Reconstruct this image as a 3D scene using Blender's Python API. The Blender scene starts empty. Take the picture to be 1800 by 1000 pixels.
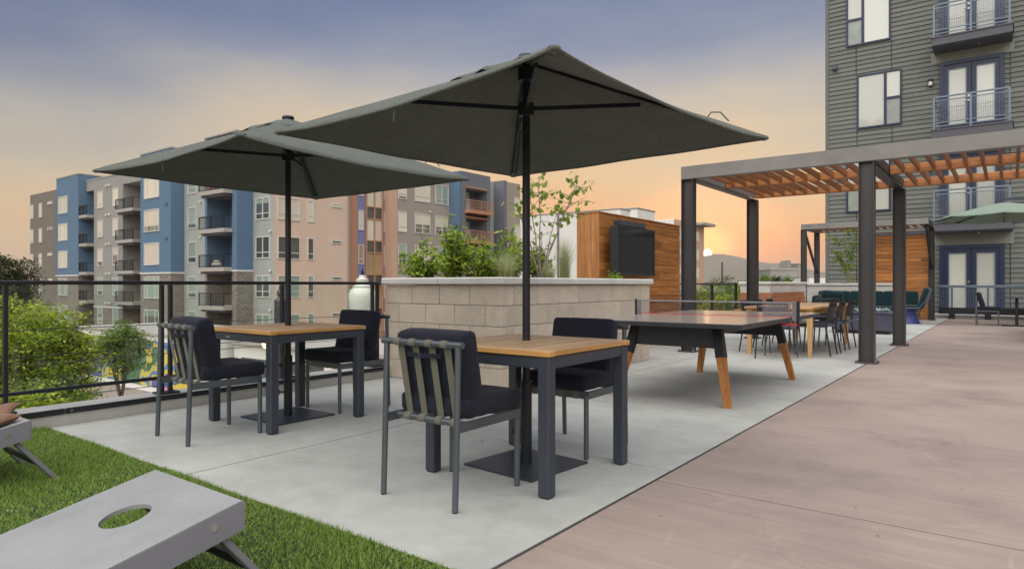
import bpy, math, random
import numpy as np
from mathutils import Vector, Matrix

random.seed(7); np.random.seed(7)
SC = bpy.context.scene
COL = SC.collection
R = math.radians

# ------------------------------------------------------------------ camera
EYE = 1.08
YAW = R(37.07)
cam = bpy.data.objects.new('camera', bpy.data.cameras.new('camera'))
COL.objects.link(cam); SC.camera = cam
cam.location = (0, 0, EYE)
cam.rotation_euler = (R(90), 0, YAW)
cam.data.sensor_width = 36; cam.data.lens = 23.22
cam.data.clip_start = 0.05; cam.data.clip_end = 30000

# ------------------------------------------------------------------ sky
SUN_AZ = math.atan2(-0.366, 0.974)          # clockwise from +Y (negative: towards -X)
SUN_EL = R(2.6)
sun_vec = Vector((math.sin(SUN_AZ)*math.cos(SUN_EL), math.cos(SUN_AZ)*math.cos(SUN_EL), math.sin(SUN_EL)))
world = bpy.data.worlds.new('World'); SC.world = world; world.use_nodes = True

def lin(c):
    out = []
    for v in c:
        v = v/255.
        out.append(v/12.92 if v <= 0.04045 else ((v+0.055)/1.055)**2.4)
    return tuple(out)

def build_sky():
    nt = world.node_tree; N = nt.nodes; L = nt.links
    bg = N['Background']
    tc = N.new('ShaderNodeTexCoord')
    sep = N.new('ShaderNodeSeparateXYZ'); L.new(tc.outputs['Generated'], sep.inputs[0])
    asin = N.new('ShaderNodeMath'); asin.operation = 'ARCSINE'; L.new(sep.outputs['Z'], asin.inputs[0])
    # thin uneven haze bands: bend the elevation a little with large soft noise
    nz = N.new('ShaderNodeTexNoise'); nz.inputs['Scale'].default_value = 2.2; nz.inputs['Detail'].default_value = 5
    mp = N.new('ShaderNodeMapping'); mp.inputs['Scale'].default_value = (1, 1, 3.5)
    L.new(tc.outputs['Generated'], mp.inputs[0]); L.new(mp.outputs[0], nz.inputs['Vector'])
    ma = N.new('ShaderNodeMath'); ma.operation = 'MULTIPLY_ADD'; ma.inputs[1].default_value = 0.22; ma.inputs[2].default_value = -0.11
    L.new(nz.outputs['Fac'], ma.inputs[0])
    add = N.new('ShaderNodeMath'); add.operation = 'ADD'; L.new(asin.outputs[0], add.inputs[0]); L.new(ma.outputs[0], add.inputs[1])
    el = N.new('ShaderNodeMapRange'); el.inputs['From Min'].default_value = 0; el.inputs['From Max'].default_value = math.pi/2
    L.new(add.outputs[0], el.inputs['Value'])
    def ramp(stops):
        r = N.new('ShaderNodeValToRGB'); cr = r.color_ramp; cr.interpolation = 'B_SPLINE'
        while len(cr.elements) < len(stops): cr.elements.new(0.5)
        for e, (d, c) in zip(cr.elements, stops):
            e.position = d/90.; e.color = lin(c)+(1,)
        L.new(el.outputs[0], r.inputs[0]); return r
    ra = ramp([(0, (214, 178, 132)), (4, (210, 186, 148)), (9, (190, 182, 164)), (13, (156, 160, 164)), (18, (84, 106, 148)), (25, (62, 88, 138)), (90, (84, 106, 150))])
    rb = ramp([(0, (255, 152, 92)), (4, (255, 182, 118)), (9, (234, 200, 152)), (14, (202, 192, 176)), (20, (130, 144, 172)), (28, (74, 98, 144)), (90, (84, 106, 150))])
    dot = N.new('ShaderNodeVectorMath'); dot.operation = 'DOT_PRODUCT'
    L.new(tc.outputs['Generated'], dot.inputs[0]); dot.inputs[1].default_value = sun_vec
    near = N.new('ShaderNodeMapRange'); near.interpolation_type = 'SMOOTHSTEP'
    near.inputs['From Min'].default_value = 0.45; near.inputs['From Max'].default_value = 0.985
    L.new(dot.outputs['Value'], near.inputs['Value'])
    mix = N.new('ShaderNodeMix'); mix.data_type = 'RGBA'
    L.new(near.outputs[0], mix.inputs['Factor']); L.new(ra.outputs[0], mix.inputs[6]); L.new(rb.outputs[0], mix.inputs[7])
    # physical sky adds its own share
    sky = N.new('ShaderNodeTexSky'); sky.sky_type = 'NISHITA'; sky.sun_disc = False
    sky.sun_elevation = SUN_EL; sky.sun_rotation = SUN_AZ; sky.air_density = 1; sky.dust_density = 0.6; sky.ozone_density = 2
    sc_ = N.new('ShaderNodeVectorMath'); sc_.operation = 'SCALE'; sc_.inputs['Scale'].default_value = 0.004
    L.new(sky.outputs[0], sc_.inputs[0])
    a1 = N.new('ShaderNodeVectorMath'); a1.operation = 'ADD'; L.new(mix.outputs[2], a1.inputs[0]); L.new(sc_.outputs[0], a1.inputs[1])
    # the visible sun: a small disc and the glow of the hazy air round it
    def lobe(lo, hi, col, k):
        m = N.new('ShaderNodeMapRange'); m.interpolation_type = 'SMOOTHSTEP'
        m.inputs['From Min'].default_value = math.cos(R(lo)); m.inputs['From Max'].default_value = math.cos(R(hi))
        L.new(dot.outputs['Value'], m.inputs['Value'])
        p = N.new('ShaderNodeMath'); p.operation = 'POWER'; p.inputs[1].default_value = 2.0; L.new(m.outputs[0], p.inputs[0])
        s = N.new('ShaderNodeVectorMath'); s.operation = 'SCALE'; s.inputs[0].default_value = [v*k for v in lin(col)]
        L.new(p.outputs[0], s.inputs['Scale']); return s
    cur = a1
    for lb in (lobe(0.40, 0.22, (255, 226, 170), 22), lobe(9, 0.3, (255, 140, 60), 0.5), lobe(3.2, 0.3, (255, 170, 80), 0.9)):
        a = N.new('ShaderNodeVectorMath'); a.operation = 'ADD'
        L.new(cur.outputs[0], a.inputs[0]); L.new(lb.outputs[0], a.inputs[1]); cur = a
    L.new(cur.outputs[0], bg.inputs['Color']); bg.inputs['Strength'].default_value = 1.0
build_sky()

# soft fill lamp added high behind the viewer, not the visible low sun
sl = bpy.data.lights.new('sun', 'SUN'); sl.energy = 4.9; sl.angle = R(105); sl.color = (1.0, 0.955, 0.89)
so = bpy.data.objects.new('sun', sl); COL.objects.link(so)
FILL_EL = R(60)
lv = Vector((-math.sin(SUN_AZ)*math.cos(FILL_EL), -math.cos(SUN_AZ)*math.cos(FILL_EL), math.sin(FILL_EL)))
so.rotation_euler = lv.to_track_quat('Z', 'Y').to_euler()
so.location = (0, 0, 30)

vs = SC.view_settings
vs.view_transform = 'Standard'; vs.look = 'None'; vs.exposure = 0.10; vs.gamma = 1.0; vs.use_curve_mapping = False

# ------------------------------------------------------------------ materials
MATS = {}
def newmat(name):
    m = bpy.data.materials.new(name); m.use_nodes = True
    nt = m.node_tree
    return m, nt, nt.nodes['Principled BSDF']

def noise(nt, scale, detail=4, rough=.55, stretch=(1, 1, 1), coord='Object', off=(0, 0, 0)):
    tc = nt.nodes.new('ShaderNodeTexCoord'); mp = nt.nodes.new('ShaderNodeMapping')
    mp.inputs['Scale'].default_value = stretch; mp.inputs['Location'].default_value = off
    n = nt.nodes.new('ShaderNodeTexNoise'); n.inputs['Scale'].default_value = scale
    n.inputs['Detail'].default_value = detail; n.inputs['Roughness'].default_value = rough
    nt.links.new(tc.outputs[coord], mp.inputs[0]); nt.links.new(mp.outputs[0], n.inputs['Vector'])
    return n, mp

def addrandom(nt, mp):
    """shift the texture by the object's own random number, so that pieces sharing a mesh differ"""
    oi = nt.nodes.new('ShaderNodeObjectInfo'); sc = nt.nodes.new('ShaderNodeMath'); sc.operation = 'MULTIPLY'; sc.inputs[1].default_value = 37.
    nt.links.new(oi.outputs['Random'], sc.inputs[0])
    nt.links.new(sc.outputs[0], mp.inputs['Location'])

def ramp2(nt, fac, stops):
    r = nt.nodes.new('ShaderNodeValToRGB'); cr = r.color_ramp
    while len(cr.elements) < len(stops): cr.elements.new(.5)
    for e, (p, c) in zip(cr.elements, stops):
        e.position = p; e.color = tuple(c[:3])+(1,)
    nt.links.new(fac, r.inputs[0]); return r

def mult(nt, col, fac, lo, hi):
    """multiply a colour socket by a factor socket remapped to lo..hi"""
    mr = nt.nodes.new('ShaderNodeMapRange'); mr.inputs['To Min'].default_value = lo; mr.inputs['To Max'].default_value = hi
    nt.links.new(fac, mr.inputs['Value'])
    v = nt.nodes.new('ShaderNodeVectorMath'); v.operation = 'SCALE'
    nt.links.new(col, v.inputs[0]); nt.links.new(mr.outputs[0], v.inputs['Scale'])
    return v.outputs[0]

def bump(nt, bs, h, strength, dist):
    b = nt.nodes.new('ShaderNodeBump'); b.inputs['Strength'].default_value = strength; b.inputs['Distance'].default_value = dist
    nt.links.new(h, b.inputs['Height']); nt.links.new(b.outputs[0], bs.inputs['Normal'])

def plain(name, col, rough=.5, metal=0., var=.12, scale=6, bmp=0., bscale=80, stretch=(1, 1, 1), orand=0., spec=.5, isl=0., coat=0.):
    m, nt, bs = newmat(name)
    n, mp = noise(nt, scale, 4, .6, stretch)
    c = ramp2(nt, n.outputs['Fac'], [(.25, [v*(1-var) for v in col]), (.75, [min(1, v*(1+var)) for v in col])]).outputs[0]
    if orand:
        addrandom(nt, mp)
        oi = nt.nodes.new('ShaderNodeObjectInfo'); c = mult(nt, c, oi.outputs['Random'], 1-orand, 1+orand)
    if isl:
        g = nt.nodes.new('ShaderNodeNewGeometry'); c = mult(nt, c, g.outputs['Random Per Island'], 1-isl, 1+isl)
    nt.links.new(c, bs.inputs['Base Color'])
    bs.inputs['Roughness'].default_value = rough; bs.inputs['Metallic'].default_value = metal
    bs.inputs['Specular IOR Level'].default_value = spec; bs.inputs['Coat Weight'].default_value = coat
    if bmp:
        n2, _ = noise(nt, bscale, 3, .6, stretch); bump(nt, bs, n2.outputs['Fac'], bmp, .01)
    MATS[name] = m; return m

def wood(name, dark, light, axis, orand=.22, rough=.55, scale=9, bleach=None):
    m, nt, bs = newmat(name)
    st = [9., 9., 9.]; st[axis] = .55
    n, mp = noise(nt, scale*.35, 6, .65, st); addrandom(nt, mp)
    c = ramp2(nt, n.outputs['Fac'], [(.28, dark), (.5, [(a+b)/2 for a, b in zip(dark, light)]), (.72, light)]).outputs[0]
    st2 = [30., 30., 30.]; st2[axis] = .8
    n2, mp2 = noise(nt, scale*.5, 3, .5, st2); addrandom(nt, mp2)
    c = mult(nt, c, n2.outputs['Fac'], .78, 1.2)
    oi = nt.nodes.new('ShaderNodeObjectInfo'); c = mult(nt, c, oi.outputs['Random'], 1-orand, 1+orand)
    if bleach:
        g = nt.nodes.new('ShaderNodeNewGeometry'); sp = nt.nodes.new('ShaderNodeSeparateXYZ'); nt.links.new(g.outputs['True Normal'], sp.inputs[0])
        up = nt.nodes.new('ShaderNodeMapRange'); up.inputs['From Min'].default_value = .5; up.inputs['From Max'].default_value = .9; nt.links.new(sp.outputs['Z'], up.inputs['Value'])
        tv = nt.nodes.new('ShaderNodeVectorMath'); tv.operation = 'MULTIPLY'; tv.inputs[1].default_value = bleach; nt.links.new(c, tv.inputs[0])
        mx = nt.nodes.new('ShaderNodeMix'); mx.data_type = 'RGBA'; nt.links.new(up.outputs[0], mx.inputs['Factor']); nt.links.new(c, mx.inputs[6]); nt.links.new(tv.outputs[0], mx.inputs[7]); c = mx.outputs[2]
    nt.links.new(c, bs.inputs['Base Color']); bs.inputs['Roughness'].default_value = rough
    bump(nt, bs, n2.outputs['Fac'], .25, .004)
    MATS[name] = m; return m

def concrete(name, col, stretch=(1, 1, 1), streak=.1, arcs=(), rough=.72):
    m, nt, bs = newmat(name)
    n, _ = noise(nt, 1.1, 6, .62)
    c = ramp2(nt, n.outputs['Fac'], [(.3, [v*.78 for v in col]), (.5, col), (.72, [v*1.12 for v in col])]).outputs[0]
    n2, _ = noise(nt, 7, 5, .6, stretch); c = mult(nt, c, n2.outputs['Fac'], 1-streak*1.6, 1+streak*1.6)
    n3, _ = noise(nt, 160, 2, .5); c = mult(nt, c, n3.outputs['Fac'], .86, 1.14)
    # dark specks
    v = nt.nodes.new('ShaderNodeTexVoronoi'); v.inputs['Scale'].default_value = 2.6; v.inputs['Randomness'].default_value = 1
    tc = nt.nodes.new('ShaderNodeTexCoord'); nt.links.new(tc.outputs['Object'], v.inputs['Vector'])
    mr = nt.nodes.new('ShaderNodeMapRange'); mr.inputs['From Min'].default_value = .012; mr.inputs['From Max'].default_value = .03
    nt.links.new(v.outputs['Distance'], mr.inputs['Value']); c = mult(nt, c, mr.outputs[0], .45, 1.0)
    ve = nt.nodes.new('ShaderNodeTexVoronoi'); ve.feature = 'DISTANCE_TO_EDGE'; ve.inputs['Scale'].default_value = .42
    wn, _ = noise(nt, 3.5, 5, .65); wv = nt.nodes.new('ShaderNodeVectorMath'); wv.operation = 'MULTIPLY_ADD'; wv.inputs[1].default_value = (.35, .35, 0)
    nt.links.new(wn.outputs['Color'], wv.inputs[0]); nt.links.new(tc.outputs['Object'], wv.inputs[2]); nt.links.new(wv.outputs[0], ve.inputs['Vector'])
    ce = nt.nodes.new('ShaderNodeMapRange'); ce.inputs['From Min'].default_value = .0012; ce.inputs['From Max'].default_value = .0035; nt.links.new(ve.outputs['Distance'], ce.inputs['Value'])
    cm, _ = noise(nt, .55, 2, .5, off=(4, 7, 0)); cq = nt.nodes.new('ShaderNodeMapRange'); cq.inputs['From Min'].default_value = .56; cq.inputs['From Max'].default_value = .50; nt.links.new(cm.outputs['Fac'], cq.inputs['Value'])
    mxx = nt.nodes.new('ShaderNodeMath'); mxx.operation = 'MAXIMUM'; nt.links.new(ce.outputs[0], mxx.inputs[0]); nt.links.new(cq.outputs[0], mxx.inputs[1])
    c = mult(nt, c, mxx.outputs[0], .86, 1.0)
    # rust and drip stains
    sn, _ = noise(nt, .9, 6, .7, off=(11, 3, 0)); sm_ = nt.nodes.new('ShaderNodeMapRange'); sm_.inputs['From Min'].default_value = .60; sm_.inputs['From Max'].default_value = .72; nt.links.new(sn.outputs['Fac'], sm_.inputs['Value'])
    c = mult(nt, c, sm_.outputs[0], 1.0, .80)
    for (cx, cy, r, w, k) in arcs:                       # worn wheel and chair-drag scuffs
        d = nt.nodes.new('ShaderNodeVectorMath'); d.operation = 'DISTANCE'; d.inputs[1].default_value = (cx, cy, 0)
        fl = nt.nodes.new('ShaderNodeVectorMath'); fl.operation = 'MULTIPLY'; fl.inputs[1].default_value = (1, 1, 0)
        nt.links.new(tc.outputs['Object'], fl.inputs[0]); nt.links.new(fl.outputs[0], d.inputs[0])
        s = nt.nodes.new('ShaderNodeMath'); s.operation = 'SUBTRACT'; s.inputs[1].default_value = r; nt.links.new(d.outputs['Value'], s.inputs[0])
        a = nt.nodes.new('ShaderNodeMath'); a.operation = 'ABSOLUTE'; nt.links.new(s.outputs[0], a.inputs[0])
        q = nt.nodes.new('ShaderNodeMapRange'); q.inputs['From Min'].default_value = w; q.inputs['From Max'].default_value = w*.3
        q.inputs['To Max'].default_value = 1; nt.links.new(a.outputs[0], q.inputs['Value'])
        nn, _ = noise(nt, 1.7, 3, .6, off=(cx*3, r, 0)); mm = nt.nodes.new('ShaderNodeMapRange'); mm.inputs['From Min'].default_value = .5; mm.inputs['From Max'].default_value = .62
        nt.links.new(nn.outputs['Fac'], mm.inputs['Value'])
        pr = nt.nodes.new('ShaderNodeMath'); pr.operation = 'MULTIPLY'; nt.links.new(q.outputs[0], pr.inputs[0]); nt.links.new(mm.outputs[0], pr.inputs[1])
        c = mult(nt, c, pr.outputs[0], 1.0, 1+k)
    nt.links.new(c, bs.inputs['Base Color'])
    rr = nt.nodes.new('ShaderNodeMapRange'); rr.inputs['To Min'].default_value = rough-.12; rr.inputs['To Max'].default_value = rough+.12
    nt.links.new(n2.outputs['Fac'], rr.inputs['Value']); nt.links.new(rr.outputs[0], bs.inputs['Roughness'])
    bump(nt, bs, n3.outputs['Fac'], .18, .003)
    MATS[name] = m; return m

def leafmat(name, cols, trans=.35, rough=.5):
    m, nt, bs = newmat(name)
    g = nt.nodes.new('ShaderNodeNewGeometry')
    n = len(cols)
    c = ramp2(nt, g.outputs['Random Per Island'], [(i/(n-1), cols[i]) for i in range(n)]).outputs[0]
    nt.links.new(c, bs.inputs['Base Color']); bs.inputs['Roughness'].default_value = rough; bs.inputs['Specular IOR Level'].default_value = .3
    tr = nt.nodes.new('ShaderNodeBsdfTranslucent'); nt.links.new(c, tr.inputs['Color'])
    mx = nt.nodes.new('ShaderNodeMixShader'); mx.inputs[0].default_value = trans
    out = nt.nodes['Material Output']
    nt.links.new(bs.outputs[0], mx.inputs[1]); nt.links.new(tr.outputs[0], mx.inputs[2]); nt.links.new(mx.outputs[0], out.inputs['Surface'])
    MATS[name] = m; return m

def glassmat(name, tint=(.95, .98, .96), refl=1.0):
    m, nt, bs = newmat(name)
    tr = nt.nodes.new('ShaderNodeBsdfTransparent'); tr.inputs['Color'].default_value = tint+(1,)
    gl = nt.nodes.new('ShaderNodeBsdfGlossy'); gl.inputs['Roughness'].default_value = .01; gl.inputs['Color'].default_value = (refl, refl, refl, 1)
    lw = nt.nodes.new('ShaderNodeLayerWeight'); lw.inputs['Blend'].default_value = .5
    pw = nt.nodes.new('ShaderNodeMath'); pw.operation = 'POWER'; pw.inputs[1].default_value = 5.0; nt.links.new(lw.outputs['Facing'], pw.inputs[0])
    fr = nt.nodes.new('ShaderNodeMath'); fr.operation = 'MULTIPLY_ADD'; fr.inputs[1].default_value = .55; fr.inputs[2].default_value = .03; nt.links.new(pw.outputs[0], fr.inputs[0])
    mx = nt.nodes.new('ShaderNodeMixShader'); out = nt.nodes['Material Output']
    nt.links.new(fr.outputs[0], mx.inputs[0]); nt.links.new(tr.outputs[0], mx.inputs[1]); nt.links.new(gl.outputs[0], mx.inputs[2]); nt.links.new(mx.outputs[0], out.inputs['Surface'])
    nt.nodes.remove(bs); MATS[name] = m; return m

def fabric(name, col, scale=260, var=.35, rough=.9, trans=0., sheen=.2, crease=0.):
    m, nt, bs = newmat(name)
    n, _ = noise(nt, scale, 2, .6, (1, 1, .35)); n0, _ = noise(nt, 5, 4, .6)
    c = ramp2(nt, n.outputs['Fac'], [(.3, [v*(1-var) for v in col]), (.7, [v*(1+var) for v in col])]).outputs[0]
    c = mult(nt, c, n0.outputs['Fac'], .8, 1.2)
    nt.links.new(c, bs.inputs['Base Color']); bs.inputs['Roughness'].default_value = rough
    bs.inputs['Sheen Weight'].default_value = sheen; bs.inputs['Specular IOR Level'].default_value = .2
    bump(nt, bs, n.outputs['Fac'], .3, .002)
    if crease:
        n5, _ = noise(nt, 3.2, 5, .6, (1, 1, 2.5)); b2 = nt.nodes.new('ShaderNodeBump'); b2.inputs['Strength'].default_value = crease; b2.inputs['Distance'].default_value = .05
        nt.links.new(n5.outputs['Fac'], b2.inputs['Height']); b1 = bs.inputs['Normal'].links[0].from_node; nt.links.new(b2.outputs[0], b1.inputs['Normal'])
    if trans:
        tr = nt.nodes.new('ShaderNodeBsdfTranslucent'); nt.links.new(c, tr.inputs['Color'])
        mx = nt.nodes.new('ShaderNodeMixShader'); mx.inputs[0].default_value = trans; out = nt.nodes['Material Output']
        nt.links.new(bs.outputs[0], mx.inputs[1]); nt.links.new(tr.outputs[0], mx.inputs[2]); nt.links.new(mx.outputs[0], out.inputs['Surface'])
    MATS[name] = m; return m

def speckled(name, col, orand):
    m, nt, bs = newmat(name)
    n, mp = noise(nt, 6, 4, .6); addrandom(nt, mp)
    c = ramp2(nt, n.outputs['Fac'], [(.3, [v*.9 for v in col]), (.7, [v*1.08 for v in col])]).outputs[0]
    n2, mp2 = noise(nt, 95, 3, .75); addrandom(nt, mp2); c = mult(nt, c, n2.outputs['Fac'], .3, 1.7)
    oi = nt.nodes.new('ShaderNodeObjectInfo'); c = mult(nt, c, oi.outputs['Random'], 1-orand, 1+orand)
    nt.links.new(c, bs.inputs['Base Color']); bs.inputs['Roughness'].default_value = .92
    bump(nt, bs, n2.outputs['Fac'], .8, .006); MATS[name] = m
ARCS = [(-.2, 2.9, 1.0, .02, .14), (.6, 3.4, 1.55, .02, .12), (.35, 2.6, 1.2, .015, .16), (-.9, 4.4, 1.1, .02, .12), (1.6, 3.2, 1.6, .012, .15), (-.1, 4.9, .8, .015, .13), (.9, 5.4, 1.4, .02, .1)]
concrete('grey_concrete', (.415, .42, .385), streak=.10, arcs=[(-2.2, 4.6, .55, .008, .2), (-2.9, 6.4, .7, .01, .15), (-3.4, 3.6, 1.3, .008, .12)])
concrete('pink_concrete', (.318, .25, .213), stretch=(.16, 3.4, 1), streak=.14, arcs=ARCS)
concrete('kerb_concrete', (.40, .39, .36), streak=.08)
concrete('cap_concrete', (.52, .51, .47), streak=.05)
plain('joint', (.05, .045, .04), .9, var=.2)
speckled('block_face', (.50, .43, .35), .08)
plain('mortar', (.30, .265, .22), .95, var=.1, bmp=.4)
plain('pale_block', (.52, .50, .45), .88, var=.08, scale=8, bmp=.5, orand=.06)
plain('graphite_metal', (.048, .058, .074), .42, .35, var=.08, scale=3)
plain('gunmetal_tube', (.105, .122, .135), .38, .55, var=.08, scale=4)
plain('black_metal', (.016, .018, .022), .42, .3, var=.15)
plain('pole_metal', (.02, .022, .03), .35, .4, var=.1)
plain('steel_weathered', (.062, .058, .058), .44, .4, var=.28, scale=2.2, stretch=(1, 1, .35), bmp=.05)
plain('silver', (.5, .5, .5), .3, .9, var=.05)
plain('bolt_steel', (.3, .3, .31), .4, .8, var=.1)
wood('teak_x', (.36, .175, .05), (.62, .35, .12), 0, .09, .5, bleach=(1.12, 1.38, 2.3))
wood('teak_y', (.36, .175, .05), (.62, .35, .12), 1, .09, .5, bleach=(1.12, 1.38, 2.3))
wood('cedar_x', (.22, .072, .014), (.60, .25, .062), 0, .30)
wood('cedar_y', (.22, .072, .014), (.60, .25, .062), 1, .30)
wood('cedar_z', (.24, .09, .022), (.56, .25, .075), 2, .12)
wood('iroko_z', (.28, .085, .02), (.58, .25, .06), 2, .2)
wood('pergola_slat', (.11, .036, .010), (.30, .115, .032), 1, .2)
wood('pergola_beam', (.24, .082, .02), (.50, .205, .055), 0, .1)
fabric('navy_fabric', (.0125, .0145, .024), 300, .8, sheen=.08, crease=.2)
fabric('teal_fabric', (.002, .021, .026), 120, .3)
fabric('olive_webbing', (.125, .122, .088), 340, .2)
fabric('canopy_fabric', (.135, .15, .125), 110, .25, trans=.22, sheen=.1, crease=.35)
fabric('pale_canopy', (.25, .33, .26), 90, .1, trans=.2)
fabric('brown_canvas', (.17, .085, .05), 200, .3)
fabric('net_fabric', (.022, .022, .035), 220, .4)
fabric('net_clamp_grey', (.16, .15, .155), 150, .3)
plain('red_tape', (.40, .02, .03), .6, var=.1)
plain('table_laminate', (.30, .255, .205), .40, 0, var=.10, scale=3, coat=.7)
MATS['table_laminate'].node_tree.nodes['Principled BSDF'].inputs['Coat Roughness'].default_value = .16
plain('laminate_edge', (.03, .031, .036), .45, var=.15)
concrete('board_grey', (.275, .28, .272), streak=.05, rough=.55)
plain('board_frame', (.20, .20, .225), .5, var=.08)
plain('turf_base', (.014, .028, .007), .95, var=.3, scale=30)
leafmat('turf', [(.10, .18, .024), (.185, .31, .042), (.27, .40, .07), (.40, .46, .16)], .35, .55)
plain('asphalt', (.07, .068, .066), .9, var=.2, scale=2, bmp=.2)
plain('sidewalk', (.30, .28, .25), .85, var=.12, scale=1)
plain('lot', (.24, .205, .175), .9, var=.15, scale=.4)
plain('terrain', (.13, .13, .09), .95, var=.35, scale=.02)
plain('podium', (.34, .33, .31), .85, var=.1)
plain('soil', (.05, .035, .025), .95, var=.4, scale=20, bmp=.6, bscale=30)
plain('mountain', (.10, .095, .075), .95, var=.4, scale=.004)
plain('stucco_grey', (.285, .275, .25), .9, var=.05, scale=.8, bmp=.15, bscale=20)
plain('stucco_dark', (.17, .148, .12), .9, var=.05, scale=.8)
plain('stucco_teal', (.33, .345, .315), .9, var=.05, scale=.8)
plain('stucco_tan_sunset', (.64, .475, .365), .9, var=.05, scale=.6)  # tan stucco with the sunset glow put into its colour
plain('stucco_taupe', (.335, .29, .245), .9, var=.05, scale=.6)
plain('stucco_white', (.76, .73, .68), .88, var=.06, scale=.3)
plain('stucco_sunset_salmon', (.56, .36, .25), .88, var=.06, scale=.3)  # orange evening light on the far building's side, put into the colour
plain('blue_panel', (.095, .17, .26), .6, var=.06, scale=1.2, stretch=(14, 14, .2))
plain('violet_panel', (.20, .21, .36), .6, var=.06, scale=1.2, stretch=(14, 14, .2))
plain('slate_panel', (.15, .155, .18), .6, var=.06, scale=1.2, stretch=(14, 14, .2))
plain('sunset_trim', (.46, .23, .13), .6, var=.05)  # trim itself is not orange; sunset reflection is put into its colour
plain('white_trim', (.62, .60, .56), .55, var=.04)
plain('slab_edge', (.37, .34, .30), .8, var=.1)
def blind_pane(name, blind, glass, bias):
    m, nt, bs = newmat(name)
    tc = nt.nodes.new('ShaderNodeTexCoord'); sp = nt.nodes.new('ShaderNodeSeparateXYZ'); nt.links.new(tc.outputs['Object'], sp.inputs[0])
    oi = nt.nodes.new('ShaderNodeObjectInfo')
    th = nt.nodes.new('ShaderNodeMath'); th.operation = 'MULTIPLY_ADD'; th.inputs[1].default_value = 2.4; th.inputs[2].default_value = bias; nt.links.new(oi.outputs['Random'], th.inputs[0])
    gt = nt.nodes.new('ShaderNodeMath'); gt.operation = 'GREATER_THAN'; nt.links.new(sp.outputs['Z'], gt.inputs[0]); nt.links.new(th.outputs[0], gt.inputs[1])
    n, mp = noise(nt, 1.3, 3, .6); addrandom(nt, mp)
    g = ramp2(nt, n.outputs['Fac'], [(.35, [v*.5 for v in glass]), (.65, [v*1.5 for v in glass])])
    # slats of the blind
    w = nt.nodes.new('ShaderNodeMath'); w.operation = 'SINE'; k = nt.nodes.new('ShaderNodeMath'); k.operation = 'MULTIPLY'; k.inputs[1].default_value = 60; nt.links.new(sp.outputs['Z'], k.inputs[0]); nt.links.new(k.outputs[0], w.inputs[0])
    rgb = nt.nodes.new('ShaderNodeRGB'); rgb.outputs[0].default_value = (*blind, 1)
    b = mult(nt, rgb.outputs[0], w.outputs[0], .95, 1.0); fr = nt.nodes.new('ShaderNodeMath'); fr.operation = 'FRACT'; m7 = nt.nodes.new('ShaderNodeMath'); m7.operation = 'MULTIPLY'; m7.inputs[1].default_value = 7.3
    nt.links.new(oi.outputs['Random'], m7.inputs[0]); nt.links.new(m7.outputs[0], fr.inputs[0]); b = mult(nt, b, fr.outputs[0], .82, 1.12)
    mx = nt.nodes.new('ShaderNodeMix'); mx.data_type = 'RGBA'; nt.links.new(gt.outputs[0], mx.inputs['Factor']); nt.links.new(g.outputs[0], mx.inputs[6]); nt.links.new(b, mx.inputs[7])
    nt.links.new(mx.outputs[2], bs.inputs['Base Color']); bs.inputs['Roughness'].default_value = .3
    bs.inputs['Coat Weight'].default_value = 1; bs.inputs['Coat Roughness'].default_value = .03; bs.inputs['Coat IOR'].default_value = 1.6
    n2, mp2 = noise(nt, .9, 2, .5); addrandom(nt, mp2); bp = nt.nodes.new('ShaderNodeBump'); bp.inputs['Strength'].default_value = .12; bp.inputs['Distance'].default_value = .05
    nt.links.new(n2.outputs['Fac'], bp.inputs['Height']); nt.links.new(bp.outputs[0], bs.inputs['Coat Normal'])
    MATS[name] = m
blind_pane('pane_cream', (.70, .63, .50), (.16, .15, .12), -1.25)
blind_pane('pane_green', (.30, .38, .32), (.07, .085, .08), -.9)  # blinds lit differently: the change of light is put into this green-grey
plain('pane_dark', (.06, .065, .06), .06, 0, var=.3, scale=.8, spec=.8)
plain('siding', (.138, .147, .127), .62, var=.06, scale=1.5, stretch=(.3, 1, 3), orand=.10)
plain('siding_flat', (.24, .25, .205), .62, var=.05)
plain('navy_frame', (.012, .022, .06), .4, var=.1)
blind_pane('blind', (.56, .57, .49), (.30, .31, .27), -2.2)
plain('blind_dim', (.27, .30, .26), .25, var=.2, scale=2.5, spec=.6)
plain('rail_blue_grey', (.16, .20, .25), .45, .3, var=.06)
plain('balcony_slab', (.085, .085, .10), .55, var=.1)
plain('lamp_glass', (.62, .62, .55), .25, var=.05, scale=2, spec=.6)
plain('lamp_iron', (.06, .065, .075), .6, .2, var=.2, bmp=.3)
plain('screen', (.012, .012, .016), .09, var=.1, spec=.6)
plain('cobalt', (.025, .035, .16), .3, var=.1)
plain('fire_box', (.06, .065, .10), .45, var=.15)
plain('fire_glass', (.16, .22, .21), .15, var=.4, isl=.6, spec=.8)
plain('black_plastic', (.013, .013, .016), .45, var=.15)
plain('bark', (.11, .085, .06), .9, var=.35, scale=14, stretch=(1, 1, .3), bmp=.5)
plain('bark_pale', (.20, .165, .13), .9, var=.3, scale=14, stretch=(1, 1, .3), bmp=.3)
plain('cable_rubber', (.03, .03, .03), .7)
glassmat('clear_glass')
leafmat('leaf_locust', [(.08, .14, .014), (.22, .32, .03), (.42, .50, .045), (.60, .60, .07)], .5)
leafmat('leaf_mid', [(.05, .10, .014), (.12, .21, .026), (.20, .30, .036), (.32, .38, .055)], .45)
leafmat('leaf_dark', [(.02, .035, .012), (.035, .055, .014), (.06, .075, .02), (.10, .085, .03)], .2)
leafmat('leaf_shrub', [(.08, .16, .018), (.19, .31, .03), (.32, .45, .045), (.55, .57, .08)], .5)
leafmat('leaf_redbud', [(.13, .22, .04), (.21, .32, .05), (.30, .41, .08), (.40, .46, .11)], .5)
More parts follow.
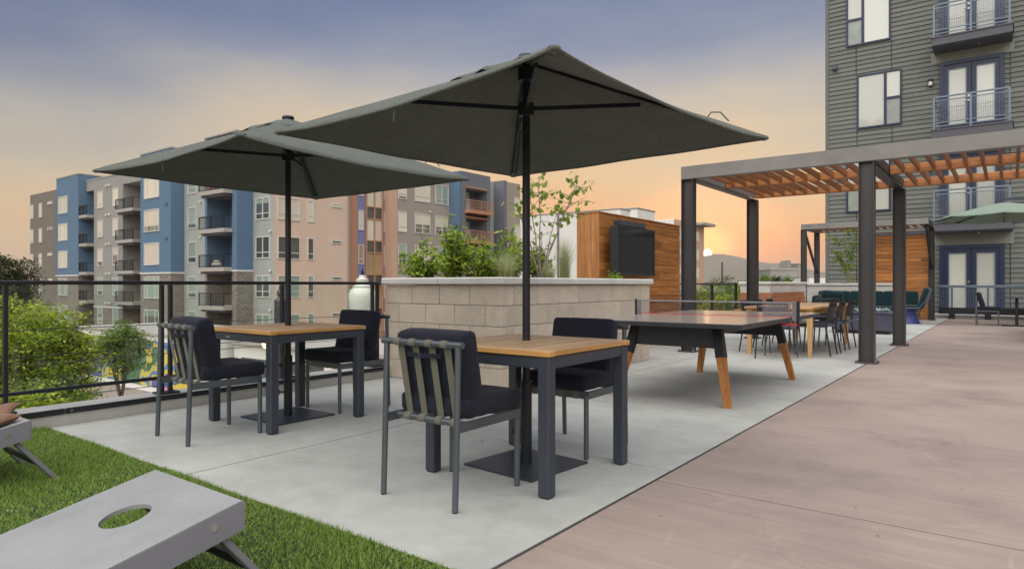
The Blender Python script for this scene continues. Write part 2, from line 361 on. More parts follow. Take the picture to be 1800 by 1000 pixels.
leafmat('leaf_maple', [(.16, .28, .03), (.28, .42, .045), (.40, .52, .06)], .5)
leafmat('grass_plume', [(.30, .34, .14), (.42, .46, .22), (.55, .55, .30)], .45)

# ------------------------------------------------------------------ mesh builder
def _cbox_template():
    V = []; idx = {}
    for sx in (-1, 1):
        for sy in (-1, 1):
            for sz in (-1, 1):
                for a in range(3):
                    idx[(sx, sy, sz, a)] = len(V); V.append((sx, sy, sz, a))
    F = []
    for a in range(3):
        b, c = [k for k in range(3) if k != a]
        for s in (-1, 1):
            f = []
            for (u, v) in ((-1, -1), (1, -1), (1, 1), (-1, 1)):
                k = [0, 0, 0]; k[a] = s; k[b] = u; k[c] = v; f.append(idx[(*k, a)])
            F.append(f)
    for a in range(3):
        b, c = [k for k in range(3) if k != a]
        for u in (-1, 1):
            for v in (-1, 1):
                f = []
                for (s, ax) in ((-1, b), (1, b), (1, c), (-1, c)):
                    k = [0, 0, 0]; k[a] = s; k[b] = u; k[c] = v; f.append(idx[(*k, ax)])
                F.append(f)
    for sx in (-1, 1):
        for sy in (-1, 1):
            for sz in (-1, 1):
                F.append([idx[(sx, sy, sz, a)] for a in range(3)])
    P = [Vector([(s if ax == i else s*.8) for i, s in enumerate(v[:3])]) for v in V for ax in [v[3]]]
    out = []
    for f in F:
        n = (P[f[1]]-P[f[0]]).cross(P[f[2]]-P[f[0]]); c = sum((P[i] for i in f), Vector())/len(f)
        out.append(f if n.dot(c) > 0 else f[::-1])
    return V, out
CBV, CBF = _cbox_template()

class MB:
    def __init__(s): s.v = []; s.f = []
    def add(s, vs_, fs, M=None):
        o = len(s.v)
        s.v += [tuple(M @ Vector(p)) for p in vs_] if M else [tuple(p) for p in vs_]
        s.f += [tuple(i+o for i in f) for f in fs]; return s
    def box(s, x0, x1, y0, y1, z0, z1, b=0., M=None):
        if b <= 0:
            V = [(x0, y0, z0), (x1, y0, z0), (x1, y1, z0), (x0, y1, z0), (x0, y0, z1), (x1, y0, z1), (x1, y1, z1), (x0, y1, z1)]
            F = [(3, 2, 1, 0), (4, 5, 6, 7), (0, 1, 5, 4), (1, 2, 6, 5), (2, 3, 7, 6), (3, 0, 4, 7)]
            return s.add(V, F, M)
        lo = (x0, y0, z0); hi = (x1, y1, z1)
        V = []
        for v in CBV:
            V.append([(hi[i] if v[i] > 0 else lo[i]) - (0 if v[3] == i else v[i]*b) for i in range(3)])
        return s.add(V, CBF, M)
    def bar(s, p0, p1, w, h, b=0., up=(0, 0, 1)):
        p0 = Vector(p0); p1 = Vector(p1); d = p1-p0; L = d.length; z = d.normalized(); u = Vector(up)
        if abs(z.dot(u)) > .98: u = Vector((0, 1, 0))
        x = u.cross(z).normalized(); y = z.cross(x)
        M = Matrix((x, y, z)).transposed().to_4x4(); M.translation = p0
        return s.box(-w/2, w/2, -h/2, h/2, 0, L, b, M)
    def tube(s, pts, r, n=10, cap=True):
        pts = [Vector(p) for p in pts]; rs = r if isinstance(r, (list, tuple)) else [r]*len(pts)
        o = len(s.v); prev = None
        for i, p in enumerate(pts):
            t = (pts[min(i+1, len(pts)-1)]-pts[max(i-1, 0)]).normalized()
            if prev is None:
                a = Vector((0, 0, 1)) if abs(t.z) < .9 else Vector((1, 0, 0)); u = t.cross(a).normalized()
            else:
                u = (prev - t*prev.dot(t)).normalized()
            prev = u; w = t.cross(u)
            for k in range(n):
                an = 2*math.pi*k/n; s.v.append(tuple(p+(u*math.cos(an)+w*math.sin(an))*rs[i]))
        for i in range(len(pts)-1):
            for k in range(n):
                a = o+i*n+k; b = o+i*n+(k+1) % n; s.f.append((a, b, b+n, a+n))
        if cap:
            s.f.append(tuple(o+k for k in reversed(range(n)))); s.f.append(tuple(o+(len(pts)-1)*n+k for k in range(n)))
        return s
    def lathe(s, prof, n=24, c=(0, 0, 0)):
        o = len(s.v)
        for (r, z) in prof:
            for k in range(n):
                a = 2*math.pi*k/n; s.v.append((c[0]+r*math.cos(a), c[1]+r*math.sin(a), c[2]+z))
        for i in range(len(prof)-1):
            for k in range(n):
                a = o+i*n+k; b = o+i*n+(k+1) % n; s.f.append((a, b, b+n, a+n))
        s.f.append(tuple(o+k for k in reversed(range(n)))); s.f.append(tuple(o+(len(prof)-1)*n+k for k in range(n)))
        return s
    def prism(s, poly, a0, a1, axis):
        """extrude a 2-D polygon along an axis (0: poly in yz, 1: xz, 2: xy)"""
        n = len(poly)
        def P(u, v, w): return {0: (w, u, v), 1: (u, w, v), 2: (u, v, w)}[axis]
        V = [P(u, v, a0) for u, v in poly]+[P(u, v, a1) for u, v in poly]
        F = [tuple(range(n))[::-1], tuple(range(n, 2*n))]+[(i, (i+1) % n, n+(i+1) % n, n+i) for i in range(n)]
        return s.add(V, F)
    def mesh(s, name, smooth=False, ang=35, fix=False):
        me = bpy.data.meshes.new(name); me.from_pydata(s.v, [], s.f)
        if fix:
            import bmesh
            bm = bmesh.new(); bm.from_mesh(me); bmesh.ops.recalc_face_normals(bm, faces=bm.faces); bm.to_mesh(me); bm.free()
        if smooth:
            me.polygons.foreach_set('use_smooth', [True]*len(me.polygons)); me.set_sharp_from_angle(angle=R(ang))
        me.update(); return me
    def build(s, name, m, parent=None, smooth=False, loc=None, ang=35, fix=False):
        return link(name, s.mesh(name, smooth, ang, fix), m, parent, loc)

def link(name, me, m=None, parent=None, loc=None, rot=None):
    if m is not None and not me.materials: me.materials.append(MATS[m] if isinstance(m, str) else m)
    o = bpy.data.objects.new(name, me); COL.objects.link(o)
    if parent is not None: o.parent = parent
    if loc is not None: o.location = loc
    if rot is not None: o.rotation_euler = rot
    return o
def tag(o, label, cat, group=None):
    o['label'] = label; o['category'] = cat
    if group: o['group'] = group
    return o
def thing(name, label, cat, loc=(0, 0, 0), rz=0, group=None):
    o = bpy.data.objects.new(name, None); COL.objects.link(o); o.location = loc; o.rotation_euler = (0, 0, rz)
    o.empty_display_size = .2
    return tag(o, label, cat, group)
def struct(o): o['kind'] = 'structure'; return o
def copy_tree(o, parent=None):
    c = o.copy(); COL.objects.link(c); c.parent = parent
    for ch in list(o.children): copy_tree(ch, c)
    return c
def clone(o, label, loc, rz=0):
    c = copy_tree(o); c['label'] = label; c.location = loc; c.rotation_euler = (0, 0, rz); return c

def npmesh(name, V, F, m):
    """mesh from numpy arrays; F is (n, k)"""
    me = bpy.data.meshes.new(name); n, k = F.shape
    me.vertices.add(len(V)); me.vertices.foreach_set('co', np.asarray(V, np.float32).ravel())
    me.loops.add(n*k); me.loops.foreach_set('vertex_index', F.astype(np.int32).ravel())
    me.polygons.add(n); me.polygons.foreach_set('loop_start', np.arange(0, n*k, k, dtype=np.int32))
    me.update(calc_edges=True); me.materials.append(MATS[m]); return me

def rounded(sx, sy, sz, r, n=(10, 10, 5), puff=.0, jit=0., seed=1):
    """soft cushion: rounded box with bulging faces, centred on the origin"""
    rng = random.Random(seed); idx = {}; V = []; F = []
    s = (sx/2, sy/2, sz/2)
    def vert(p):
        k = tuple(round(c, 5) for c in p)
        if k in idx: return idx[k]
        q = Vector([p[i]*s[i] for i in range(3)])
        inn = Vector([max(-(s[i]-r), min(s[i]-r, q[i])) for i in range(3)])
        d = q-inn
        if d.length > 1e-9:
            # map the cube corner region to a sphere
            q = inn + d.normalized()*min(r, max(abs(c) for c in d))
        e = Vector([p[0], p[1], p[2]])
        for i in range(3):
            j, k2 = [a for a in range(3) if a != i]
            q[i] += math.copysign(1, q[i])*puff*.012*(1-e[j]**2)*(1-e[k2]**2)*(abs(q[i])/s[i])
        if jit: q += Vector([rng.uniform(-jit, jit) for _ in range(3)])
        idx[k] = len(V); V.append(tuple(q)); return idx[k]
    def warp(n_):
        return [math.sin((-1+2*i/n_)*math.pi/2) for i in range(n_+1)]
    for a in range(3):
        b, c = [(1, 2), (2, 0), (0, 1)][a]
        gb = warp(n[b]); gc = warp(n[c])
        for sg in (-1, 1):
            for i in range(n[b]):
                for j in range(n[c]):
                    q = []
                    for (u, v) in ((i, j), (i+1, j), (i+1, j+1), (i, j+1)):
                        p = [0, 0, 0]; p[a] = sg; p[b] = gb[u]; p[c] = gc[v]; q.append(vert(p))
                    F.append(tuple(q if sg > 0 else q[::-1]))
    m = MB(); m.v = V; m.f = F; return m

def transform(mb, M):
    mb.v = [tuple(M @ Vector(p)) for p in mb.v]; return mb

# surveying helpers: where a sight line of the photograph meets a known plane of the place
_f, _h = 1161.0, 498.5
_c, _s = math.cos(YAW), math.sin(YAW)
def ray(px): t = (px-900)/_f; return t*_c-_s, t*_s+_c
def x_on(px, Y): a, b = ray(px); return a/b*Y
def y_on(px, X): a, b = ray(px); return b/a*X
def depth(x, y): return -x*_s+y*_c
def z_at(py, x, y): return EYE+(_h-py)/_f*depth(x, y)
def camp(px, Z): t = (px-900)/_f; return (t*Z*_c-Z*_s, t*Z*_s+Z*_c)

# ================================================================== SETTING
STREET = -5.2
# --- terrain, street, deck
g = MB(); g.add([(-9000, -9000, STREET-.012), (9000, -9000, STREET-.012), (9000, 9000, STREET-.012), (-9000, 9000, STREET-.012)], [(0, 1, 2, 3)])
struct(g.build('ground', 'terrain'))
def sheet(name, m, x0, x1, y0, y1, z):
    q = MB(); q.add([(x0, y0, z), (x1, y0, z), (x1, y1, z), (x0, y1, z)], [(0, 1, 2, 3)]); return struct(q.build(name, m))
sheet('street', 'asphalt', -16.5, -9.0, -60, 160, STREET-.004)
sheet('parking_lot', 'lot', -60, -18.6, -20, 29, STREET-.004)
struct(MB().box(-9.0, -6.1, -60, 160, STREET-.1, STREET+.13, .02).build('pavement', 'sidewalk'))
struct(MB().box(-18.6, -16.5, -60, 160, STREET-.1, STREET+.13, .02).build('pavement', 'sidewalk'))

EDGE_X = -1.57; KERB_X = -5.80; TURF_Y = 1.86; END_Y = 24.8
deck = struct(MB().box(-6.1, 14, -9, 46, STREET, -.03).build('terrace_deck', 'podium'))
struct(MB().box(KERB_X, 12, -8.9, END_Y, -.03, -.0045).build('paving_bed', 'joint'))
grey = bpy.data.objects.new('grey_concrete_paving', None); COL.objects.link(grey); struct(grey)
pink = bpy.data.objects.new('pink_concrete_paving', None); COL.objects.link(pink); struct(pink)
ys = [TURF_Y, 3.63, 5.42, 7.2, 9.0, 10.8, 12.6, 14.4, 16.2, 18.0, 19.8, 21.6, 23.4, END_Y+1.2]
gp = .008
for a, b in zip(ys, ys[1:]):
    for x0, x1 in ((KERB_X, -3.75), (-3.75, EDGE_X-.006)):
        MB().box(x0+gp, x1-gp, a+gp, b-gp, -.03, 0, .002).build('concrete_slab', 'grey_concrete', grey)
ys = [-8.8, -2.6, -.6, 1.4, 3.4, 5.42, 7.4, 9.4, 11.4, 13.4, 15.4, 17.4, 19.4, 21.4, 23.3, END_Y+.6]
for a, b in zip(ys, ys[1:]):
    for x0, x1 in ((EDGE_X, .95), (.95, 3.4), (3.4, 6.0)):
        MB().box(x0+gp, x1-gp, a+gp, b-gp, -.03, 0, .002).build('concrete_slab', 'pink_concrete', pink)

# --- artificial turf
tb = MB(); tb.add([(KERB_X, -6, .002), (EDGE_X, -6, .002), (EDGE_X, TURF_Y, .002), (KERB_X, TURF_Y, .002)], [(0, 1, 2, 3)])
struct(tb.build('turf_mat', 'turf_base'))
def turf():
    rng = np.random.default_rng(3); N = 190000
    x = rng.uniform(KERB_X+.01, EDGE_X-.005, N); y = TURF_Y-2.75*rng.random(N)**1.15
    keep = (y > -1.0)&(-x*_s+y*_c > .9); x = x[keep]; y = y[keep]; N = len(x)
    y = np.minimum(y, TURF_Y-.004+rng.normal(0, .004, N))
    hgt = rng.uniform(.010, .027, N)*(1+.25*np.sin(x*5.1+np.sin(y*3.7)*2)); an = rng.uniform(0, 2*np.pi, N); lean = rng.uniform(.003, .022, N); la = rng.uniform(0, 2*np.pi, N)+np.sin(x*3)*.8
    w = rng.uniform(.0016, .0030, N)
    V = np.zeros((N, 3, 3)); dx = np.cos(an)*w; dy = np.sin(an)*w
    V[:, 0] = np.stack([x-dx, y-dy, np.full(N, .001)], 1); V[:, 1] = np.stack([x+dx, y+dy, np.full(N, .001)], 1)
    V[:, 2] = np.stack([x+np.cos(la)*lean, y+np.sin(la)*lean, hgt], 1)
    o = link('artificial_turf', npmesh('artificial_turf', V.reshape(-1, 3), np.arange(N*3).reshape(-1, 3), 'turf'))
    o['kind'] = 'stuff'; o['label'] = 'bright green artificial turf along the left edge of the terrace'; o['category'] = 'turf'
turf()

# --- kerb along the terrace edge with black metal nosing
kerb = struct(MB().box(-6.09, KERB_X, -8, 5.3, -.04, .125, .006).build('kerb', 'kerb_concrete'))
MB().box(KERB_X-.002, KERB_X+.012, -8, 1.975, .088, .131, .002).build('metal_nosing', 'black_metal', kerb)
MB().box(KERB_X-.002, KERB_X+.012, 1.98, 5.29, .088, .131, .002).build('metal_nosing', 'black_metal', kerb)
MB().tube([(KERB_X+.010, 2.02, .11), (KERB_X+.017, 2.02, .11)], .008, 8).build('bolt', 'bolt_steel', kerb)
struct(MB().box(-6.09, KERB_X, 8.9, 26, -.04, .125, .006).build('kerb', 'kerb_concrete'))

# --- glass guard rails
def glass_rail(label, y0, y1, posts):
    X = -5.93
    t = thing('glass_railing', label, 'railing', (X, y0, .125))
    L = y1-y0
    MB().box(-.026, .026, 0, L, .953, .985, .005).build('top_rail', 'black_metal', t)
    MB().box(-.013, .013, 0, L, .126, .155, .004).build('bottom_rail', 'black_metal', t)
    for p in posts:
        m = MB()
        for d in (-.037, .037): m.box(-.022, .022, p-y0+d-.014, p-y0+d+.014, 0, .952, .003)
        po = m.build('post', 'black_metal', t)
        q = MB().box(-.06, .075, p-y0-.09, p-y0+.09, 0, .018, .003).build('base_plate', 'black_metal', po)
    e = [y0-.05]+list(posts)+[y1+.05]
    for a, b in zip(e, e[1:]):
        if b-a > .2: MB().box(-.005, .005, a-y0+.055, b-y0-.055, .157, .944).build('glass_pane', 'clear_glass', t)
    return t
glass_rail('black framed glass guard rail along the terrace edge beside the turf and first tables', -2.2, 5.24, [-2.0, -.8, .4, 1.6, 2.8, 4.0, 5.19])
glass_rail('short black framed glass guard rail in the distance beyond the television wall', 12.9, 18.0, [13.0, 16.1, 17.88])

# --- concrete block planters
def planter(label, x0, x1, y0, y1, bl, bh, courses, m, front=True, right=True, left=False, capj=(1.0, 1.0), cap_h=.078, soil=True):
    """faces toward -y (front) and +x (right) are laid block by block round a core"""
    t = thing('block_planter', label, 'planter', (x1, y0, 0))
    W = x1-x0; D = y1-y0; Hh = courses*bh; d = .09; j = .006
    core = MB()
    core.box(-W+.012, -.012, .012, D-.012, -.02, Hh-.002)
    core.build('mortar_core', 'mortar', t)
    for c in range(courses):
        z0 = c*bh+j*.5; z1 = (c+1)*bh-j*.5
        odd = c % 2
        if front:
            xs = [0.]; a = 0. if odd == courses % 2 else 0
            first = bl if (courses-1-c) % 2 == 0 else bl*.5
            xs = [0, -first]
            while xs[-1]-bl > -W+.05: xs.append(xs[-1]-bl)
            xs.append(-W)
            for a, b in zip(xs, xs[1:]):
                if a-b < .03: continue
                pr = random.uniform(-.0015, .0015)
                r0 = a if a == 0 else a-j*.5
                MB().box(b+j*.5, r0, pr, d, z0, z1, .004).build('block', m, t)
        if right:
            first = bl*.5 if (courses-1-c) % 2 == 0 else bl
            yy = [d+.001, first]
            while yy[-1]+bl < D-.05: yy.append(yy[-1]+bl)
            yy.append(D)
            for a, b in zip(yy, yy[1:]):
                if b-a < .03: continue
                pr = random.uniform(-.0015, .0015)
                a_ = a+(j*.5 if a > d+.01 else .0); MB().box(-d, -.001+pr, a_, b-j*.5 if b < D else b, z0, z1, .004).build('block', m, t)
    # cap stones, mitred look with tight joints
    ov = .045; cz0 = Hh+.003; cz1 = cz0+cap_h; cw = .30
    xs = [ov]; n = max(1, round(W/capj[0])); seg = (W+2*ov)/n
    for i in range(n):
        a = ov-i*seg; b = a-seg
        MB().box(b+.002, a-.002, -ov, cw, cz0, cz1, .014).build('cap_stone', 'cap_concrete', t)
    n = max(1, round((D-cw)/capj[1])); seg = (D-cw+ov)/n
    for i in range(n):
        a = cw+i*seg; MB().box(-cw, ov-.001, a+.003, a+seg-.002, cz0, cz1, .014).build('cap_stone', 'cap_concrete', t)
    n = max(1, round((D-cw)/capj[1]))
    for i in range(n):
        a = cw+i*seg; MB().box(-W-ov, -W+cw-.1, a+.003, a+seg-.002, cz0, cz1, .014).build('cap_stone', 'cap_concrete', t)
    MB().box(-W+.2, -cw-.001, D-.2, D+.02, cz0, cz1, .014).build('cap_stone', 'cap_concrete', t)
    MB().box(-W+.19, -cw+.02, cw-.02, D-.1, Hh-.06, Hh+.02).build('soil', 'soil', t)
    return t
PX0, PX1, PY0, PY1 = -5.86, -4.14, 5.30, 8.76
planter('tan concrete block planter with pale cap and shrubs beside the dining tables', PX0, PX1, PY0, PY1, .43, .215, 5, 'block_face', capj=(.9, 1.15))
P2 = (-5.72, -4.97, 17.6, 21.4)
planter('pale block planter behind the wooden bench, beyond the long table', *P2, .43, .215, 5, 'pale_block')
P3 = (-5.72, -2.75, 22.75, 23.55)
planter('pale block planter wall behind the green sofa', *P3, .62, .26, 4, 'pale_block')

# ================================================================== FAR APARTMENT BUILDING (blue bays)
def window(par, kind, w, h, pos, face, pane='pane_cream', frame='white_trim', cache={}):
    """a window with its pane; face 'S' looks to -y, 'E' looks to +x; pos is its lower left corner seen from outside"""
    key = (kind, round(w, 2), round(h, 2), pane, frame, face)
    if key not in cache:
        F = MB(); P = MB(); t = .07
        def put(mb, u0, u1, v0, v1, d0, d1):
            if face == 'S': mb.box(u0, u1, -d1, -d0, v0, v1)
            else: mb.box(d0, d1, u0, u1, v0, v1)
        put(F, 0, w, 0, t, -.05, .07); put(F, 0, w, h-t, h, -.05, .07); put(F, 0, t, t, h-t, -.05, .07); put(F, w-t, w, t, h-t, -.05, .07)
        if kind in ('sash', 'double'): put(F, t, w-t, h*.26, h*.26+.06, -.04, .06)
        if kind == 'double': put(F, w/2-.035, w/2+.035, t, h-t, -.045, .065)
        if kind == 'triple':
            for u in (.22, .74): put(F, w*u-.03, w*u+.03, t, h-t, -.045, .065)
        put(P, t*.5, w-t*.5, t*.5, h-t*.5, -.03, .02)
        cache[key] = (F.mesh('window'), P.mesh('pane'))
        cache[key][0].materials.append(MATS[frame]); cache[key][1].materials.append(MATS[pane])
    fm, pm = cache[key]
    o = link('window', fm, None, par, pos); p = link('pane', pm, None, o)
    return o

def balcony_railing(par, x0, x1, y0, y1, z, face, m='black_metal', n=None):
    """top rail, posts and pickets of one balcony front (one part)"""
    r = MB(); Hh = 1.05
    if face == 'S':
        r.box(x0, x1, y0-.03, y0+.03, z+Hh-.05, z+Hh); r.box(x0, x1, y0-.02, y0+.02, z+.08, z+.12)
        for yy in ((x0, y0, y1), (x1, y0, y1)):
            r.box(yy[0]-.02, yy[0]+.02, y0, y1, z+Hh-.05, z+Hh)
        L = x1-x0; k = max(6, int(L/.13))
        for i in range(k+1):
            x = x0+L*i/k; w = .03 if i in (0, k, k//2) else .009; r.box(x-w, x+w, y0-w, y0+w, z, z+Hh-.05)
    else:
        r.box(x1-.03, x1+.03, y0, y1, z+Hh-.05, z+Hh); r.box(x1-.02, x1+.02, y0, y1, z+.08, z+.12)
        for yy in (y0, y1): r.box(x0, x1, yy-.02, yy+.02, z+Hh-.05, z+Hh)
        L = y1-y0; k = max(6, int(L/.13))
        for i in range(k+1):
            y = y0+L*i/k; w = .03 if i in (0, k, k//2) else .009; r.box(x1-w, x1+w, y-w, y+w, z, z+Hh-.05)
    return r.build('balcony_railing', m, par)

def apartments():
    B = thing('apartment_building', 'five storey grey apartment building with blue bays and balconies across the street', 'building', (-46, 30, STREET))
    B0 = Vector((-46, 30, STREET))
    def loc(x, y, z): return (x-B0.x, y-B0.y, z-B0.z)
    def wall(m, x0, x1, y0, y1, z0, z1, name='wall'):
        return MB().box(x0-B0.x, x1-B0.x, y0-B0.y, y1-B0.y, z0-B0.z, z1-B0.z).build(name, m, B)
    Y = 30.; X = -46.05; ROOF = 12.45; BACK = 44.
    tops = [11.1, 8.0, 4.9, 1.8, -1.3]
    # courses of real brick relief on the brick bases
    brick_m = MATS['brick']
    def brick(x0, x1, y0, z0, z1):
        wall('brick', x0, x1, y0, BACK-.1, z0, z1, 'brick_wall')
    def F(px, yy=Y): return x_on(px, yy)
    # ---------- front (towards the camera), strip by strip from left to right
    xs = {k: F(k) for k in (53, 98, 139, 165, 216, 247, 324, 361, 445, 481)}
    wall('stucco_dark', xs[53], F(98.5), Y, BACK, -2.2, ROOF-.1)
    brick(xs[53], F(98.5), Y+.01, STREET, -2.2)
    for z in tops[:4]:
        for px in (54.2, 69): window(B, 'sash', .95, 1.75, loc(F(px), Y, z-1.75), 'S', 'pane_cream')
        window(B, 'plain', 1.5, .33, loc(F(84), Y, z-.35), 'S', 'pane_cream')
    # left blue bay
    b0, b1 = F(99, 29.2), F(137.5, 29.2)
    wall('blue_panel', b0, b1, 29.2, BACK-.2, 2.15, 13.2)
    wall('white_trim', b0-.05, b1+.05, 29.13, BACK-.3, 2.0, 2.15, 'trim')
    brick(b0, b1, 29.2, STREET, 2.0)
    wall('slab_edge', b0-.04, b1+.04, 29.15, BACK-.25, 13.2, 13.32, 'parapet_cap')
    for i, z in enumerate(tops): window(B, 'triple', 2.6, 1.95, loc(F(103.3, 29.2), 29.2, z-1.95), 'S', 'pane_cream' if i < 3 else 'pane_green', 'white_trim')
    # recessed balcony columns
    def recess(px0, px1, yf, yb, inner, door_m, furn, top=11.35, frame=None, lowbrick=True, x0=None, x1=None):
        x0 = F(px0, yf) if x0 is None else x0; x1 = F(px1, yf) if x1 is None else x1
        wall(inner, x0-.2, x1+.2, yb, BACK-.4, 1.9, ROOF-.15, 'recess_wall')
        brick(x0-.2, x1+.2, yb+.01, STREET, 1.9)
        wall(frame or 'stucco_grey', x0, x1, yf, yb, top, ROOF, 'header')
        for i, z in enumerate(tops):
            fl = z-2.45
            s = wall('slab_edge', x0-.02, x1+.02, yf-.75, yb, fl-.32, fl, 'balcony_slab')
            wall('balcony_slab', x0+.15, x1-.15, yf-.55, yb, fl-.5, fl-.33, 'balcony_beam')
            balcony_railing(B, x0+.03-B0.x, x1-.03-B0.x, yf-.7-B0.y, yf+.02-B0.y, fl-B0.z, 'S')
            w = (x1-x0)*.42
            d = MB().box(x1-w-.05-B0.x, x1-.05-B0.x, yb-.06-B0.y, yb+.05-B0.y, fl-B0.z, fl+2.25-B0.z).build('balcony_door', 'white_trim', B)
            MB().box(x1-w+.06-B0.x, x1-.16-B0.x, yb-.075-B0.y, yb-.055-B0.y, fl+.12-B0.z, fl+2.13-B0.z).build('pane', door_m if i % 2 else 'pane_cream', d)
        return x0, x1
    recess(139, 165, Y, 31.7, 'blue_panel', 'pane_green', 0, x0=b1+.01)
    wall('stucco_grey', xs[165], xs[216], Y, BACK, -1.25, ROOF)
    brick(xs[165], xs[216], Y-.01, STREET, -1.4)
    wall('white_trim', xs[165]-.02, xs[216]+.02, Y-.06, BACK-.5, -1.4, -1.25, 'trim')
    wall('slab_edge', F(139), xs[247]+.2, Y-.05, BACK+.05, ROOF, ROOF+.12, 'parapet_cap')
    for i, z in enumerate(tops):
        for px in (172, 198.7): window(B, 'sash', 1.35, 1.85, loc(F(px), Y-.005, z-1.85), 'S', 'pane_cream' if i < 3 else 'pane_green')
        for px in (188.5, 194): MB().lathe([(.14, 0), (.14, .12), (.05, .16)], 10).build('vent', 'white_trim', B, True, loc(F(px), Y-.1, z+.35))
    recess(216, 247, Y, 31.7, 'stucco_grey', 'pane_cream', 0)
    # middle blue bay
    yb = 28.77; m0, m1 = F(247, yb), F(300, yb)
    wall('blue_panel', m0, m1, yb, BACK-.3, 2.2, 13.3)
    wall('white_trim', m0-.06, m1+.06, yb-.07, BACK-.4, 2.05, 2.2, 'trim')
    wall('slab_edge', m0-.05, m1+.05, yb-.05, BACK-.4, 13.3, 13.42, 'parapet_cap')
    brick(m0, m1, yb, STREET, 2.05)
    for i, z in enumerate(tops): window(B, 'triple', 2.95, 2.05, loc(F(254, yb), yb, z-2.02), 'S', ['pane_cream', 'pane_cream', 'pane_cream', 'pane_green', 'pane_green'][i])
    for z in tops[1:3]: MB().lathe([(.16, 0), (.16, .14), (.05, .18)], 10).build('vent', 'blue_panel', B, True, loc(F(293, yb), yb-.1, z+.3))
    # grey strip and blue balcony bay
    wall('stucco_teal', xs[324]-1.5, F(365), Y, BACK, -4.0, ROOF)
    brick(xs[324]-1.5, F(365), Y+.01, STREET, -4.0)
    for i, z in enumerate(tops): window(B, 'sash', 1.5, 1.9, loc(F(331), Y, z-1.9), 'S', 'pane_green')
    for z in tops: MB().lathe([(.12, 0), (.12, .1), (.05, .14)], 10).build('vent', 'white_trim', B, True, loc(F(353.5), Y-.1, z+.3))
    yb = 28.57; c0, c1 = F(360, yb), F(416, yb); r0, r1 = F(364, yb), F(408.5, yb)
    for a, b in ((c0, r0), (r1, c1)):
        wall('blue_panel', a, b, yb, BACK-.5, 2.25, 13.2, 'pier'); brick(a, b, yb, STREET, 2.1)
        wall('white_trim', a-.05, b+.05, yb-.06, BACK-.6, 2.1, 2.25, 'trim')
    recess(0, 0, yb, 30.6, 'blue_panel', 'pane_cream', 1, 11.5, 'blue_panel', x0=r0, x1=r1)
    wall('slab_edge', c0-.05, c1+.05, yb-.05, BACK-.4, 13.2, 13.32, 'parapet_cap')
    wall('stucco_teal', F(440), X+.0, Y, Y+4, STREET, ROOF)
    for i, z in enumerate(tops):
        window(B, 'double', 1.95, 1.75, loc(F(450.3), Y, z-1.75), 'S', 'pane_dark' if i == 2 else 'pane_green')
        MB().lathe([(.12, 0), (.12, .1), (.05, .14)], 10).build('vent', 'white_trim', B, True, loc(F(476.5), Y-.1, z+.3))
    # things left on balconies
    MB().box(-.35, .35, -.2, .2, 0, .12, .04).box(-.25, -.15, -.15, .15, .12, .6, .03).box(.1, .35, -.2, .2, .12, .45, .05).build('balcony_clutter', 'sunset_trim', B, False, loc(F(374, yb), yb-.25, tops[0]-2.45))
    MB().box(-.6, .5, -.2, .2, .1, .4, .1).box(-.3, .25, -.18, .18, .4, .6, .08).build('toy_car', 'white_trim', B, False, loc(F(387, yb), yb-.3, tops[2]-2.45))
    # ---------- side towards the street (looks to +x)
    def G(px, xx=X): return y_on(px, xx)
    g610, g616, g627, g690, g790 = G(610), G(616), G(627), G(690), G(790)
    wall('stucco_tan_sunset', X-6, X+.01, Y+.02, g610, STREET, ROOF, 'side_wall')
    wall('stucco_teal', X-6.1, X+.03, g610, G(613.5), STREET, ROOF+.02, 'trim')
    for i, z in enumerate(tops):
        pn = ['pane_cream', 'pane_cream', 'pane_dark', 'pane_green', 'pane_green'][i]
        window(B, 'double', 2.05, 1.8, loc(X+.01, G(487.5), z-1.8), 'E', pn)
        window(B, 'sash', .62, 1.8, loc(X+.01, G(540), z-1.8), 'E', pn)
        window(B, 'plain', 1.05, .3, loc(X+.01, G(582.5), z-.35), 'E', 'pane_cream')
    # stair tower
    xr = X-.9
    h0, h1 = y_on(614, xr), y_on(692, xr)
    wall('sunset_trim', X-6, xr+.0, h0-.8, y_on(628, xr), STREET, ROOF+.4, 'pier')
    wall('violet_panel', X-6, xr-.05, y_on(628, xr), y_on(684, xr), STREET, ROOF+.3, 'stair_panel')
    wall('blue_panel', X-6, xr+.3, y_on(684, xr), y_on(692, xr)+.4, STREET, ROOF+.4, 'pier')
    s0, s1 = y_on(643.5, xr), y_on(671.5, xr)
    st = MB()
    for k, yy in enumerate((s0, (s0+s1)/2, s1)): st.box(xr-.05-B0.x, xr+.1-B0.x, yy-.06-B0.y, yy+.06-B0.y, 0, ROOF-.2-B0.z)
    zz = STREET+1; k = 0
    while zz < ROOF-.3:
        st.box(xr-.04-B0.x, xr+.08-B0.x, s0-B0.y, s1-B0.y, zz-B0.z-.05, zz-B0.z+.05); zz += (1.1 if k % 2 else 2.0); k += 1
    so_ = st.build('stair_window', 'sunset_trim', B)
    zz = STREET+1; k = 0
    while zz < ROOF-1.3:
        stp = (1.1 if k % 2 else 2.0)
        for a, b in ((s0, (s0+s1)/2), ((s0+s1)/2, s1)):
            MB().box(xr-.06-B0.x, xr+.0-B0.x, a+.05-B0.y, b-.05-B0.y, zz-B0.z+.04, zz+stp-B0.z-.04).build('pane', 'pane_dark' if k % 2 else ('pane_cream' if zz > 5 else 'pane_stair'), so_)
        zz += stp; k += 1
